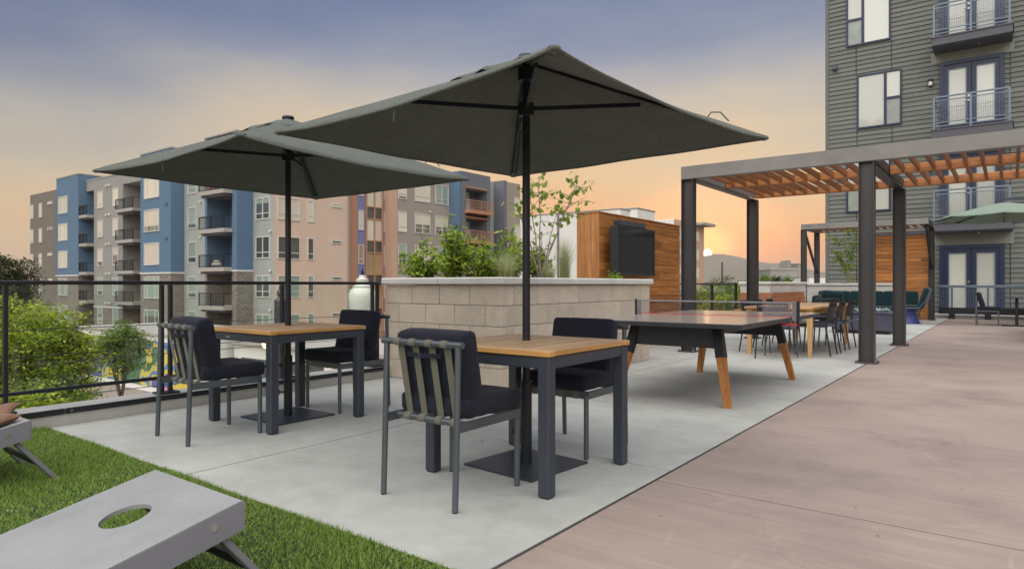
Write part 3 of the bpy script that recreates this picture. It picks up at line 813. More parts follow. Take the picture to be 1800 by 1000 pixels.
    for i, z in enumerate(tops):
        window(B, 'sash', .62, 1.8, loc(xr-.05, y_on(630, xr), z-1.8-.2), 'E', 'pane_cream' if i < 2 else 'pane_stair')
        window(B, 'sash', .66, 1.8, loc(xr-.05, y_on(675, xr), z-1.8-.2), 'E', 'pane_cream' if i < 2 else 'pane_stair')
    # taupe wing
    wall('stucco_sunset_salmon', X-6, X+.02, y_on(688, X), y_on(698, X), STREET, ROOF-.05, 'side_wall')
    wall('stucco_taupe', X-6, X, y_on(698, X), g790+.6, STREET, ROOF, 'side_wall')
    for i, z in enumerate(tops):
        window(B, 'sash', 1.1, 1.95, loc(X, G(699.5), z-1.95), 'E', 'pane_cream' if i < 2 else 'pane_green')
        window(B, 'double', 2.1, 1.95, loc(X, G(729), z-1.95), 'E', 'pane_cream')
        window(B, 'double', 1.9, 1.95, loc(X, G(765), z-1.95), 'E', 'pane_cream' if i % 2 else 'pane_green')
        MB().lathe([(.12, 0), (.12, .1), (.05, .14)], 10).build('vent', 'white_trim', B, True, loc(X+.1, G(755), z+.2))
    # blue sided balcony bay
    xb = -44.67; k0 = g790; k1 = y_on(862, xb)
    wall('blue_panel', X-5, xb-.05, k0, k0+.35, STREET, ROOF+.15, 'bay_side')
    wall('slate_panel', X-5, xb, k0+.3, k0+1.0, STREET, ROOF+.2, 'pier'); wall('slate_panel', X-5, xb, k1-.55, k1, STREET, ROOF+.2, 'pier')
    wall('slate_panel', X-5, xb, k0+1.0, k1-.55, 10.95, ROOF+.2, 'header')
    wall('blue_panel', X-5, xb-1.7, k0+1.0, k1-.55, STREET, 10.95, 'recess_wall')
    for i, z in enumerate(tops[:4]):
        fl = z-2.4
        wall('sunset_trim', xb-1.7, xb+.7, k0+.8, k1-.3, fl-.3, fl, 'balcony_slab')
        balcony_railing(B, xb-B0.x, xb+.65-B0.x, k0+.85-B0.y, k1-.35-B0.y, fl-B0.z, 'E', 'sunset_trim')
        wall('sunset_trim', xb-1.0, xb+.1, k0+1.0, k1-.55, fl+2.35, fl+2.5, 'balcony_beam')
        d = MB().box(xb-1.72-B0.x, xb-1.63-B0.x, k0+1.5-B0.y, k1-1.6-B0.y, fl-B0.z, fl+2.2-B0.z).build('balcony_door', 'white_trim', B)
        MB().box(xb-1.64-B0.x, xb-1.61-B0.x, k0+1.6-B0.y, k1-1.7-B0.y, fl+.1-B0.z, fl+2.1-B0.z).build('pane', 'pane_cream', d)
    MB().lathe([(.3, 0), (.32, .05), (.3, .1)], 14).box(-.6, .6, -.03, .03, .35, .4).lathe([(.3, 0), (.32, .05), (.3, .1)], 14, (.1, .8, 0)).build('balcony_clutter', 'black_metal', B, False, loc(xb+.2, (k0+k1)/2, tops[0]-2.2))
    # end wing
    wall('stucco_teal', X-6, X, k1, y_on(868, X)+.3, STREET, ROOF+.05, 'side_wall')
    xe = -44.6; e0 = y_on(868, X)
    wall('slate_panel', X-6, xe, e0, e0+.5, STREET, ROOF+.1, 'bay_side')
    wall('stucco_taupe', X-6, xe+.02, e0+.5, y_on(914, xe), STREET, ROOF, 'side_wall')
    for z in tops: window(B, 'sash', 1.1, 1.95, loc(xe+.02, y_on(904, xe), z-1.95-.2), 'E', 'pane_cream')

def brickmat():
    m, nt, bs = newmat('brick')
    tc = nt.nodes.new('ShaderNodeTexCoord'); sp = nt.nodes.new('ShaderNodeSeparateXYZ'); nt.links.new(tc.outputs['Object'], sp.inputs[0])
    ad = nt.nodes.new('ShaderNodeMath'); ad.operation = 'ADD'; nt.links.new(sp.outputs['X'], ad.inputs[0]); nt.links.new(sp.outputs['Y'], ad.inputs[1])
    cb = nt.nodes.new('ShaderNodeCombineXYZ'); nt.links.new(ad.outputs[0], cb.inputs['X']); nt.links.new(sp.outputs['Z'], cb.inputs['Y'])
    b = nt.nodes.new('ShaderNodeTexBrick'); b.inputs['Scale'].default_value = 1.0
    b.inputs['Brick Width'].default_value = .42; b.inputs['Row Height'].default_value = .19; b.inputs['Mortar Size'].default_value = .018
    b.inputs['Color1'].default_value = (.15, .12, .105, 1); b.inputs['Color2'].default_value = (.23, .19, .165, 1); b.inputs['Mortar'].default_value = (.32, .29, .26, 1)
    nt.links.new(cb.outputs[0], b.inputs['Vector']); nt.links.new(b.outputs['Color'], bs.inputs['Base Color']); bs.inputs['Roughness'].default_value = .9
    MATS['brick'] = m
brickmat()
plain('pane_stair', (.34, .25, .12), .1, 0, var=.2, scale=.8, spec=.8)
apartments()

# ================================================================== WHITE BUILDINGS FURTHER ON
def blockhouse(name, label, parts, wins=()):
    x, y = parts[0][1], parts[0][3]
    B = thing(name, label, 'building', (x, y, STREET))
    for (m, x0, x1, y0, y1, z0, z1, nm) in parts:
        MB().box(x0-x, x1-x, y0-y, y1-y, z0-STREET, z1-STREET, .03).build(nm, m, B)
    for (w, h, px, py, pz, face, pane) in wins: window(B, 'sash', w, h, (px-x, py-y, pz-STREET), face, pane)
    return B
blockhouse('white_building', 'blank white stucco building behind the wooden television wall', [
    ('stucco_white', -60, -42.1, 80, 82.9, STREET, 11.25, 'wall'), ('slab_edge', -60.1, -42.0, 79.9, 83, 11.25, 11.4, 'parapet_cap'),
    ('stucco_white', -53.6, -52.2, 79.7, 79.98, STREET, 11.2, 'pilaster'), ('slate_panel', -52.2, -51.9, 79.9, 79.99, STREET, 11.15, 'downpipe'),
    ('stucco_white', -47.2, -43.8, 88.5, 94.5, STREET, 12.2, 'wall'), ('slab_edge', -47.3, -43.7, 88.4, 94.6, 12.2, 12.4, 'parapet_cap'),
    ('stucco_white', -46.8, -45.6, 97, 98.4, 9, 12.6, 'vent_house')])
xw, yw = camp(1185, 110)
blockhouse('pale_building', 'pale building with tall windows in front of the sunset behind the pergola post', [
    ('stucco_white', xw-12, xw-.02, yw, yw+13.5, STREET, 12.0, 'wall'), ('stucco_sunset_salmon', xw-.02, xw, yw+.02, yw+13.4, STREET, 11.95, 'side_wall'),
    ('slab_edge', xw-12, xw+1.6, yw+9, yw+15, 11.6, 12.1, 'roof')],
    [(1.5, 1.9, xw+.01, yw+k, z, 'E', 'pane_cream') for k in (1.2, 4.2, 9.4) for z in (8.6, 5.4, 2.2, -1.0)])
# low buildings on the horizon
xa, ya = camp(1354, 150); xb_, yb_ = camp(1400, 150)
def far_box(label, px0, px1, Z, ytop, m, extra=()):
    xa, ya = camp(px0, Z); xb, yb = camp(px1, Z)
    w = xb-xa if xb > xa else 6
    T = thing('distant_building', label, 'building', (xa, ya, STREET))
    top = EYE+(_h-ytop)/_f*Z-STREET
    W = math.hypot(xb-xa, yb-ya); rz = math.atan2(yb-ya, xb-xa); T.rotation_euler = (0, 0, rz)
    MB().box(0, W, 0, 12, 0, top, .05).build('wall', m, T); MB().box(-.15, W+.15, -.15, 12.1, top, top+.3, .05).build('parapet_cap', 'slab_edge', T)
    for (a, b, yt) in extra:
        MB().box(W*a, W*b, 3, 8, 0, EYE+(_h-yt)/_f*Z-STREET, .05).build('rooftop_tower', m, T)
    return T
far_box('low grey flat roofed building on the horizon', 1354, 1402, 150, 473, 'stucco_grey', [(.86, .97, 458), (.9, .95, 455)])
far_box('distant dark block rising beside the far pergola post', 1403, 1417, 170, 463, 'stucco_taupe')
far_box('distant pale low building next to the grey siding', 1422, 1470, 140, 486, 'stucco_white')

# mural building and garage below the terrace
def mural():
    m, nt, bs = newmat('mural_paint')
    n, _ = noise(nt, .2, 1.5, .5, (1, 1, 1.3)); n2, _ = noise(nt, .9, 1, .4, off=(5, 2, 0))
    ad = nt.nodes.new('ShaderNodeMath'); ad.operation = 'MULTIPLY_ADD'; ad.inputs[1].default_value = .35
    nt.links.new(n2.outputs['Fac'], ad.inputs[0]); nt.links.new(n.outputs['Fac'], ad.inputs[2])
    r = ramp2(nt, ad.outputs[0], [(0, (.65, .17, .08)), (.52, (.75, .22, .11)), (.56, (.09, .13, .42)), (.62, (.16, .10, .28)), (.66, (.62, .48, .06)), (.71, (.10, .22, .42)), (.76, (.60, .47, .10)), (.82, (.08, .18, .10))])
    r.color_ramp.interpolation = 'CONSTANT'
    nt.links.new(r.outputs[0], bs.inputs['Base Color']); bs.inputs['Roughness'].default_value = .7
    MATS['mural_paint'] = m
mural()
T = thing('mural_building', 'low building with bright abstract mural below the terrace behind the small tree', 'building', (-50, 18, STREET))
MB().box(0, 15, 0, 6, 0, 3.3, .03).build('wall', 'stucco_white', T); MB().box(.1, 14.9, -.03, 0, .35, 3.0).build('mural', 'mural_paint', T)
MB().box(-.1, 15.1, -.1, 6.1, 3.3, 3.5, .03).build('parapet_cap', 'slab_edge', T)
T = thing('garage', 'pale low garage with dark openings below the terrace, seen between table legs', 'building', (-34.5, 20, STREET))
MB().box(0, 13, 0, 5, 0, 3.0, .03).build('wall', 'stucco_white', T); MB().box(-.2, 13.2, -.3, 5.1, 3.0, 3.25, .03).build('roof', 'slab_edge', T)
for a in (.8, 4.8, 9.0):
    MB().box(a, a+3.2, -.04, .02, .1, 2.3).build('garage_door', 'pane_dark', T)

# ================================================================== GREY SIDED BUILDING (right)
def sided_building():
    YB = 27.0; x0, x1 = x_on(1454, YB), 9.0
    B = thing('sided_building', 'tall apartment building with grey green lap siding and navy balcony doors', 'building', (0, YB, 0))
    MB().box(x0, x1, .06, 14, -.03, 16.2).build('wall', 'siding', B)
    bh = .163; n = int(16.2/bh)
    for i in range(n):
        cuts = [x0-.01]; c = x0+random.uniform(1.0, 3.6)
        while c < x1-.8: cuts.append(c); c += 3.66
        cuts.append(x1); dz = random.uniform(-.003, .003)
        for a, b in zip(cuts, cuts[1:]):
            MB().prism([(.06, 0), (.06, bh+.012), (.03, bh+.012), (-.006+random.uniform(-.002, .002), dz)], a+.002, b-.002, 0).build('siding_board', 'siding', B, False, (0, 0, i*bh), fix=True)
    MB().box(x0-.06, x0+.06, -.02, 14.05, -.03, 16.2, .005).build('corner_board', 'siding', B)
    def jnt(x, z0, z1): MB().box(x-.012, x+.012, -.004, .03, z0, z1).build('joint_strip', 'black_metal', B)
    for (px, a, b) in ((1505, 8.75, 9.8), (1567, 8.75, 9.8), (1506.5, 5.6, 6.75), (1568, 4.9, 6.75), (1506, 0, 3.7), (1776, 0, 16)): jnt(x_on(px, YB), a, b)
    def win(xa, xb, za, zb, small):
        f = MB(); t = .06; d0, d1 = -.05, .03
        f.box(xa, xb, d0, d1, za, za+t); f.box(xa, xb, d0, d1, zb-t, zb); f.box(xa, xa+t, d0, d1, za+t, zb-t); f.box(xb-t, xb, d0, d1, za+t, zb-t)
        W = xb-xa; xm = xa+W*.38 if small == 'L' else xa+W*.64; zm = za+(zb-za)*.5
        f.box(xm-.045, xm+.045, d0, d1, za+t, zb-t)
        a, b = (xa+t, xm-.045) if small == 'L' else (xm+.045, xb-t)
        f.box(a, b, d0+.005, d1, zm-.045, zm+.045)
        o = f.build('window', 'navy_frame', B)
        MB().box(a, b, -.02, .02, za+t, zm-.045).build('pane', 'blind_dim', o)
        MB().box(a, b, -.02, .02, zm+.045, zb-t).build('pane', 'blind', o)
        a, b = (xm+.045, xb-t) if small == 'L' else (xa+t, xm-.045)
        MB().box(a, b, -.02, .02, za+t, zb-t).build('pane', 'blind', o)
    wa, wb = x_on(1488, YB), x_on(1566, YB); va, vb = x_on(1506.5, YB), x_on(1585.5, YB)
    win(wa, wb, 9.83, 11.75, 'L'); win(va, vb, 6.76, 8.72, 'R'); win(wa, wb, 3.72, 5.65, 'L'); win(va, vb, 12.9, 14.85, 'R')
    # double doors with blinds on every floor
    da, db = x_on(1652, YB), x_on(1766, YB)
    for k in range(5):
        z0 = [0, 3.15, 6.25, 9.33, 12.45][k]; h = 2.42
        fr = MB(); t = .12
        fr.box(da, da+t, -.09, .03, z0, z0+h); fr.box(db-t, db, -.09, .03, z0, z0+h); fr.box(da+t, db-t, -.09, .03, z0+h-t, z0+h)
        fo = fr.build('door_frame', 'navy_frame', B)
        MB().box(da-.25, db+.25, -.012, .03, z0+h, z0+h+.38).build('header_panel', 'siding_flat', B)
        xm = (da+db)/2
        for s, (a, b) in enumerate(((da+t, xm-.006), (xm+.006, db-t))):
            d = MB()
            st = .14
            d.box(a, a+st, -.06, .0, z0+.02, z0+h-t-.01, .004); d.box(b-st, b, -.06, .0, z0+.02, z0+h-t-.01, .004)
            d.box(a+st, b-st, -.06, .0, z0+.02, z0+.26, .004); d.box(a+st, b-st, -.06, .0, z0+h-t-.17, z0+h-t-.01, .004)
            do = d.build('door', 'navy_frame', B)
            MB().box(a+st, b-st, -.035, -.01, z0+.26, z0+h-t-.17).build('pane', 'blind', do)
            q = MB()
            for (u0, u1, v0, v1) in ((a+st-.015, a+st+.012, z0+.25, z0+h-t-.16), (b-st-.012, b-st+.015, z0+.25, z0+h-t-.16), (a+st, b-st, z0+.245, z0+.27), (a+st, b-st, z0+h-t-.18, z0+h-t-.155)):
                q.box(u0, u1, -.07, -.055, v0, v1)
            q.build('glazing_bead', 'rail_blue_grey', do)
            if s == 0:
                MB().tube([(b-.07, -.12, z0+1.0), (b-.19, -.12, z0+1.0)], .014, 8).tube([(b-.07, -.055, z0+1.0), (b-.07, -.125, z0+1.0)], .03, 10).build('handle', 'silver', do, True)
                MB().tube([(b-.07, -.055, z0+1.17), (b-.07, -.09, z0+1.17)], .032, 12).build('deadbolt', 'silver', do, True)
        if k:
            ba, bb = x_on(1640, YB-.9), x_on(1777, YB-.9)
            pr = [(-.95, z0-.02), (-.95, z0-.30), (-.85, z0-.34), (0, z0-.34), (0, z0-.02)]
            s_ = MB().prism(pr, ba-.03, bb+.05, 0).box(ba-.06, bb+.08, -.98, 0, z0-.06, z0-.015)
            sl_ = s_.build('balcony_slab', 'balcony_slab', B, fix=True)
            MB().tube([((ba+bb)/2+.2, -.6, z0-.34), ((ba+bb)/2+.2, -.6, z0-.42)], .02, 8).build('sprinkler', 'silver', sl_)
            r = MB(); y = -.9
            for (zz, w) in ((1.05, .025), (.93, .016), (.2, .016), (.08, .016)): r.box(ba+.03, bb-.03, y-w, y+w, z0+zz-w, z0+zz+w)
            for xx in (ba+.03, (ba+bb)/2, bb-.03): r.box(xx-.03, xx+.03, y-.03, y+.03, z0, z0+1.05)
            for xx in (ba+.03, bb-.03):
                for zz in (1.05, .93, .2): r.box(xx-.015, xx+.015, y, -.05, z0+zz-.015, z0+zz+.015)
            ro = r.build('balcony_railing', 'rail_blue_grey', B)
            w = MB(); c = int((bb-ba)/.062)
            for i in range(c+1):
                xx = ba+.05+(bb-ba-.1)*i/c; w.box(xx-.0035, xx+.0035, y-.0035, y+.0035, z0+.2, z0+.93)
            for i in range(13):
                zz = z0+.2+.73*i/12; w.box(ba+.05, bb-.05, y-.0033, y+.0037, zz-.0035, zz+.0035)
            w.build('wire_mesh', 'rail_blue_grey', ro)
    # wall lamps and a small camera box
    for k, z in enumerate((2.0, 8.05, 11.2, 5.1)):
        lx = x_on(1636 if k else 1637, YB)
        l = MB().box(lx-.06, lx+.06, -.05, .02, z-.12, z+.14, .01).lathe([(.03, .1), (.085, .08), (.09, .02), (.02, .01)], 12, (lx, -.13, z)).build('wall_lamp', 'black_metal', B, True)
        MB().lathe([(.02, -.13), (.06, -.12), (.068, 0), (.05, .03)], 12, (lx, -.13, z)).build('lamp_shade', 'lamp_glass', l, True)
    cx = x_on(1468, YB); cz = z_at(119, cx, YB)
    MB().box(cx-.09, cx+.09, -.12, .02, cz-.07, cz+.07, .02).box(cx-.1, cx+.1, -.17, -.1, cz-.09, cz-.03, .02).build('vent_hood', 'balcony_slab', B)
    # low parapet strip on which the rail stands
sided_building()

# mesh guard rail in front of the sided building
def mesh_rail():
    y = END_Y+.05; xa, xb = -1.83, 5.0
    T = thing('mesh_railing', 'low blue grey railing with wire mesh at the far end of the walkway', 'railing', (xa, y, 0))
    L = xb-xa; r = MB()
    r.box(0, L, -.035, .035, .98, 1.06, .006); tr = r.build('top_rail', 'rail_blue_grey', T)
    MB().box(0, L, -.05, .05, .16, .36, .006).build('bottom_beam', 'black_metal', T)
    for x in (.35, 1.27, 2.6, 4.2, 5.8):
        MB().box(x-.03, x+.03, -.03, .03, .36, .98, .004).build('post', 'rail_blue_grey', T)
        MB().box(x-.08, x+.08, -.06, .06, .0, .16, .004).build('footing', 'black_metal', T)
    w = MB(); n = int(L/.07)
    for i in range(n+1): w.box(L*i/n-.0035, L*i/n+.0035, -.004, .004, .36, .98)
    for i in range(10): z = .36+.62*i/9; w.box(0, L, -.0035, .0045, z-.0035, z+.0035)
    w.build('wire_mesh', 'rail_blue_grey', T)
    struct(MB().box(xa-.4, 6, END_Y+.25, 26.95, -.03, .11, .01).build('door_landing', 'podium'))
mesh_rail()

# ================================================================== PERGOLAS
def h_post(par, x, y, z0, z1, w=.19, d=.17, m='steel_weathered'):
    p = MB(); t = .012
    p.box(x-w/2, x-w/2+t, y-d/2, y+d/2, z0+.02, z1, .002); p.box(x+w/2-t, x+w/2, y-d/2, y+d/2, z0+.02, z1, .002)
    p.box(x-w/2+t, x+w/2-t, y-.012, y-.002, z0+.02, z1)
    p.box(x-w/2+t, x+w/2-t, y-d/2+.002, y+d/2-.002, z1-.012, z1-.001)
    o = p.build('post', m, par)
    MB().box(x-w*.72, x+w*.72, y-d*.78, y+d*.78, z0, z0+.02, .003).build('base_plate', m, o)
    for sx in (-1, 1):
        for sy in (-1, 1): MB().tube([(x+sx*w*.62, y+sy*d*.66, z0+.02), (x+sx*w*.62, y+sy*d*.66, z0+.045)], .011, 6).build('anchor_bolt', 'bolt_steel', o)
    return o
def pergola1():
    ox, oy = -4.14, 10.2
    T = thing('pergola', 'large steel pergola with orange wooden slats over the long dining table', 'pergola', (ox, oy, 0))
    X2 = 2.56; X3 = 6.4; Yb = 3.3; zt = 2.97; zb = 2.77
    for (x, y) in ((0, 0), (X2, 0), (0, Yb), (X2, Yb), (X3, 0), (X3, Yb)): h_post(T, x, y, 0, zb, d=.17)
    b = MB().box(-.10, X3+.1, -.075, -.06, zb, zt).box(-.10, X3+.1, -.06, .06, zt-.014, zt-.0005).box(-.1, X3+.1, -.06, .06, zb+.0005, zb+.012)
    b.box(-.10, -.088, -.06, .06, zb+.012, zt-.014); bo = b.build('front_beam', 'steel_beam', T)
    for z in (2.82, 2.92): MB().tube([(-.05, -.085, z), (-.05, -.07, z)], .012, 8).build('bolt', 'bolt_steel', bo)
    for x in (0, X2, X3):
        for s in ((-1, 1) if x else (1,)):
            pass
        m = MB().box(x-.075, x-.06, .062, Yb-.06, zb, zt-.02).box(x-.06, x+.06, .062, Yb-.06, zt-.035, zt-.0215).box(x-.06, x+.06, .062, Yb-.06, zb+.001, zb+.013).box(x+.06, x+.07, .062, Yb-.06, zb+.02, zt-.04)
        m.build('side_beam', 'steel_beam' if x == 0 else 'steel_dark', T)
    for (a, c) in ((.08, X2-.08), (X2+.08, X3-.08)):
        for y in (1.55, Yb-.05):
            MB().box(a, c, y-.045, y+.045, zb+.02, zb+.155, .006).build('cross_beam', 'pergola_beam', T)
    n = int(X3/.2)
    sm = MB().box(-.019, .019, .06, Yb+.05, 0, .095, .004).mesh('slat')
    for i in range(1, n):
        x = i*.2+.02
        if abs(x-X2) < .09: continue
        link('slat', sm, 'pergola_slat', T, (x, random.uniform(-.004, .004), zb+.045+random.uniform(-.003, .003)))
plain('steel_beam', (.21, .20, .185), .5, .2, var=.16, scale=2.5, bmp=.05)
plain('steel_dark', (.045, .045, .05), .45, .4, var=.2, scale=3)
pergola1()
def pergola2():
    ox, oy = -5.15, 21.9
    T = thing('pergola', 'smaller far pergola over the green sofa with slatted roof and wood back wall', 'pergola', (ox, oy, 0))
    W = 3.2; D = 1.75; zt = 2.95; zb = 2.78
    for (x, y) in ((0, 0), (0, D), (W+.03, D)): h_post(T, x, y, 0, zb, .15, .15, 'steel_dark' if x else 'steel_weathered')
    MB().box(-.07, W+.1, -.06, .06, zb, zt, .006).build('front_beam', 'steel_beam', T)
    MB().box(-.07, W+.1, D-.06, D+.06, zb, zt, .006).build('rear_beam', 'steel_beam', T)
    for x in (0, W+.03): MB().box(x-.06, x+.06, .062, D-.062, zb+.002, zt-.002, .006).build('side_beam', 'steel_dark' if x else 'steel_beam', T)
    MB().bar((0, .05, zb), (0, D-.05, zb-1.3), .06, .08).build('brace', 'steel_weathered', T)
    MB().bar((W+.03, .1, zb), (W+.03, D-.05, zb-1.2), .06, .08).build('brace', 'steel_dark', T)
    sm = MB().box(-.02, .02, .07, D-.07, 0, .11, .004).mesh('slat')
    for i in range(15): link('slat', sm, 'pergola_slat', T, (.15+i*.207, 0, zb+.03))
    # wooden back wall
    wx0 = x_on(1508, oy+D)-ox
    k = 0; z = .02
    while z < 2.62:
        h = .118
        j = wx0+random.uniform(.5, 2.0)
        for a, c in ((wx0, j-.002), (j+.002, W-.06)):
            if c-a > .05: MB().box(a, c, D+.09+random.uniform(-.003, .003), D+.115, z, z+h-.005, .003).build('plank', 'cedar_x', T)
        z += h; k += 1
    MB().box(wx0, W-.05, D+.116, D+.16, .01, 2.62).build('wall_backing', 'black_metal', T)
    MB().box(wx0, W-.03, D+.06, D+.12, 2.63, 2.70).build('rail', 'rail_blue_grey', T)
pergola2()

# ================================================================== TELEVISION WALL
def tv_wall():
    X = -5.29; y0 = y_on(1053, X); y1 = y_on(1195, X); top = 2.235; tk = .42
    T = thing('wooden_screen_wall', 'cedar plank wall holding the outdoor television behind the block planter', 'wall', (X, y0, 0))
    L = y1-y0
    MB().box(-tk+.03, -.026, .03, L-.03, 0, top-.03).build('wall_core', 'black_metal', T)
    z = .03; r = 0
    while z < top-.02:
        h = min(.142, top-z)
        cuts = [0.]
        c = random.uniform(.7, 2.0)
        while c < L-.4: cuts.append(c); c += random.uniform(1.0, 2.2)
        cuts.append(L)
        for a, b in zip(cuts, cuts[1:]):
            MB().box(-.024, random.uniform(-.002, .002), a+.002, b-.002, z, z+h-.005, .003).build('plank', 'cedar_y', T)
        z += h; r += 1
    for i in range(3):
        a = -tk+i*(tk/3); MB().box(a+.002, a+tk/3-.002, 0 if i < 2 else -.012, .028, .03, top-.002, .003).build('end_plank', 'cedar_z', T)
    MB().box(-tk-.01, .012, -.02, L+.01, top, top+.022, .003).build('top_trim', 'cedar_y', T)
    # television standing off the wall
    ta = y_on(1084, X+.28); tb_ = y_on(1150, X+.28)
    za, zb = z_at(484, X+.28, tb_), z_at(404, X+.28, tb_)
    V = thing('television', 'black flat television in a weatherproof case on the wooden wall', 'television', (X+.28, ta, (za+zb)/2))
    W = tb_-ta; h = (zb-za)/2
    MB().box(-.13, 0, 0, W, -h, h, .012).build('case', 'black_plastic', V)
    MB().box(-.001, .006, .03, W-.03, -h+.04, h-.03).build('screen', 'screen', V)
    bz = MB()
    bz.box(0, .014, 0, .03, -h, h); bz.box(0, .014, W-.03, W, -h, h); bz.box(0, .014, .03, W-.03, -h, -h+.04); bz.box(0, .014, .03, W-.03, h-.03, h)
    bz.build('bezel', 'laminate_edge', V)
    MB().box(-.275, -.13, W*.3, W*.7, -h*.5, h*.5, .01).build('wall_bracket', 'black_metal', V)
    MB().box(-.274, -.25, -.14, -.09, -h-.03, h+.02, .004).build('cable_cover', 'cedar_z', V)
    MB().tube([(-.03, W*.5, -h), (-.03, W*.5, -h-.12)], .006, 6).build('cable', 'cable_rubber', V)
    S = thing('soundbar', 'long dark soundbar mounted on top of the television', 'speaker', (X+.2, ta+.12, zb+.005))
    MB().box(-.05, .05, 0, W*.72, 0, .095, .012).build('body', 'black_plastic', S)
    MB().box(.05, .054, .02, W*.72-.02, .012, .083).build('grille', 'net_fabric', S)
tv_wall()

# ================================================================== MOUNTAIN
def mountain():
    Z = 4200.; prof = [(700, 498), (820, 492), (900, 489), (1000, 486), (1080, 480), (1150, 474), (1200, 462), (1235, 449), (1262, 443), (1285, 447), (1310, 453), (1345, 460), (1362, 462), (1385, 470), (1420, 478), (1470, 487), (1560, 492), (1700, 496), (1900, 498)]
    px = np.linspace(700, 1900, 241); pr = np.interp(px, [p[0] for p in prof], [p[1] for p in prof])
    k = np.ones(5)/5; pr = np.convolve(np.pad(pr, 2, mode='edge'), k, 'valid')
    rng = np.random.default_rng(5)
    hgt = (_h-pr)/_f*Z; hgt = hgt+rng.normal(0, 2.0, len(px))
    rows = 15; V = []; F = []
    ridge = np.interp(np.linspace(0, 1, rows), [0, .5, 1], [0, 1, 0])
    for j in range(rows):
        zoff = (j-(rows-1)/2)*210
        jit = rng.normal(0, .09, len(px)); jit = np.convolve(np.pad(jit, 2, mode='edge'), k, 'valid')
        for i in range(len(px)):
            t = (px[i]-900)/_f; X = t*Z*(1+.0*j); zz = Z+zoff
            f = ridge[j]**1.15
            if j != (rows-1)//2: f = max(0, f*(1+jit[i]*2.2)-(0.02 if f > .9 else 0))
            V.append((X*_c-zz*_s, X*_s+zz*_c, STREET+(hgt[i]+5)*f))
    n = len(px)
    for j in range(rows-1):
        for i in range(n-1): F.append((j*n+i, j*n+i+1, (j+1)*n+i+1, (j+1)*n+i))
    m = MB(); m.v = V; m.f = F
    struct(m.build('mountain', 'mountain', None, True, ang=80))
mountain()

# ================================================================== SQUARE TABLES
def square_table(label, loc):
    T = thing('patio_table', label, 'table', loc, 0, 'square teak topped tables')
    h = .43; lw = .068; zt = .745; th = .03
    for sx in (-1, 1):
        for sy in (-1, 1):
            a = (h-lw) if sx > 0 else -h; b = (h-lw) if sy > 0 else -h
            l = MB().box(a, a+lw, b, b+lw, .006, zt-th, .006).build('leg', 'graphite_metal', T)
            MB().box(a+.008, a+lw-.008, b+.008, b+lw-.008, 0, .0065).build('foot', 'black_plastic', l)
    for s in (-1, 1):
        y = s*(h-.024); MB().box(-h+lw+.001, h-lw-.001, y-.018, y+.018, zt-th-.062, zt-th-.001, .003).build('apron', 'graphite_metal', T)
        x = s*(h-.024); a = MB().box(x-.018, x+.018, -h+lw+.001, h-lw-.001, zt-th-.062, zt-th-.001, .003).build('apron', 'graphite_metal', T)
    MB().box(-.17, -.115, -h+.001, -h+.012, zt-th-.042, zt-th-.030, .002).build('badge', 'silver', T)
    o = .438; e = .062
    for s in (-1, 1):
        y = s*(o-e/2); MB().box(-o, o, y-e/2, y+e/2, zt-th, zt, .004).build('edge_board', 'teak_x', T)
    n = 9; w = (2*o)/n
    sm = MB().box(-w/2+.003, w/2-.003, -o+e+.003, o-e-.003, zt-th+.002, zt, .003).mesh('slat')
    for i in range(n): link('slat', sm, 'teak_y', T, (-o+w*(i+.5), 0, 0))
    MB().box(-o+.05, o-.05, -o+.05, o-.05, zt-th-.006, zt-th-.0015).build('under_panel', 'graphite_metal', T)
    return T
T1 = (-2.275, 3.175, 0); T2 = (-4.655, 3.16, 0)
square_table('square teak table with graphite legs nearest the camera', T1)
square_table('square teak table with graphite legs beside the glass rail', T2)

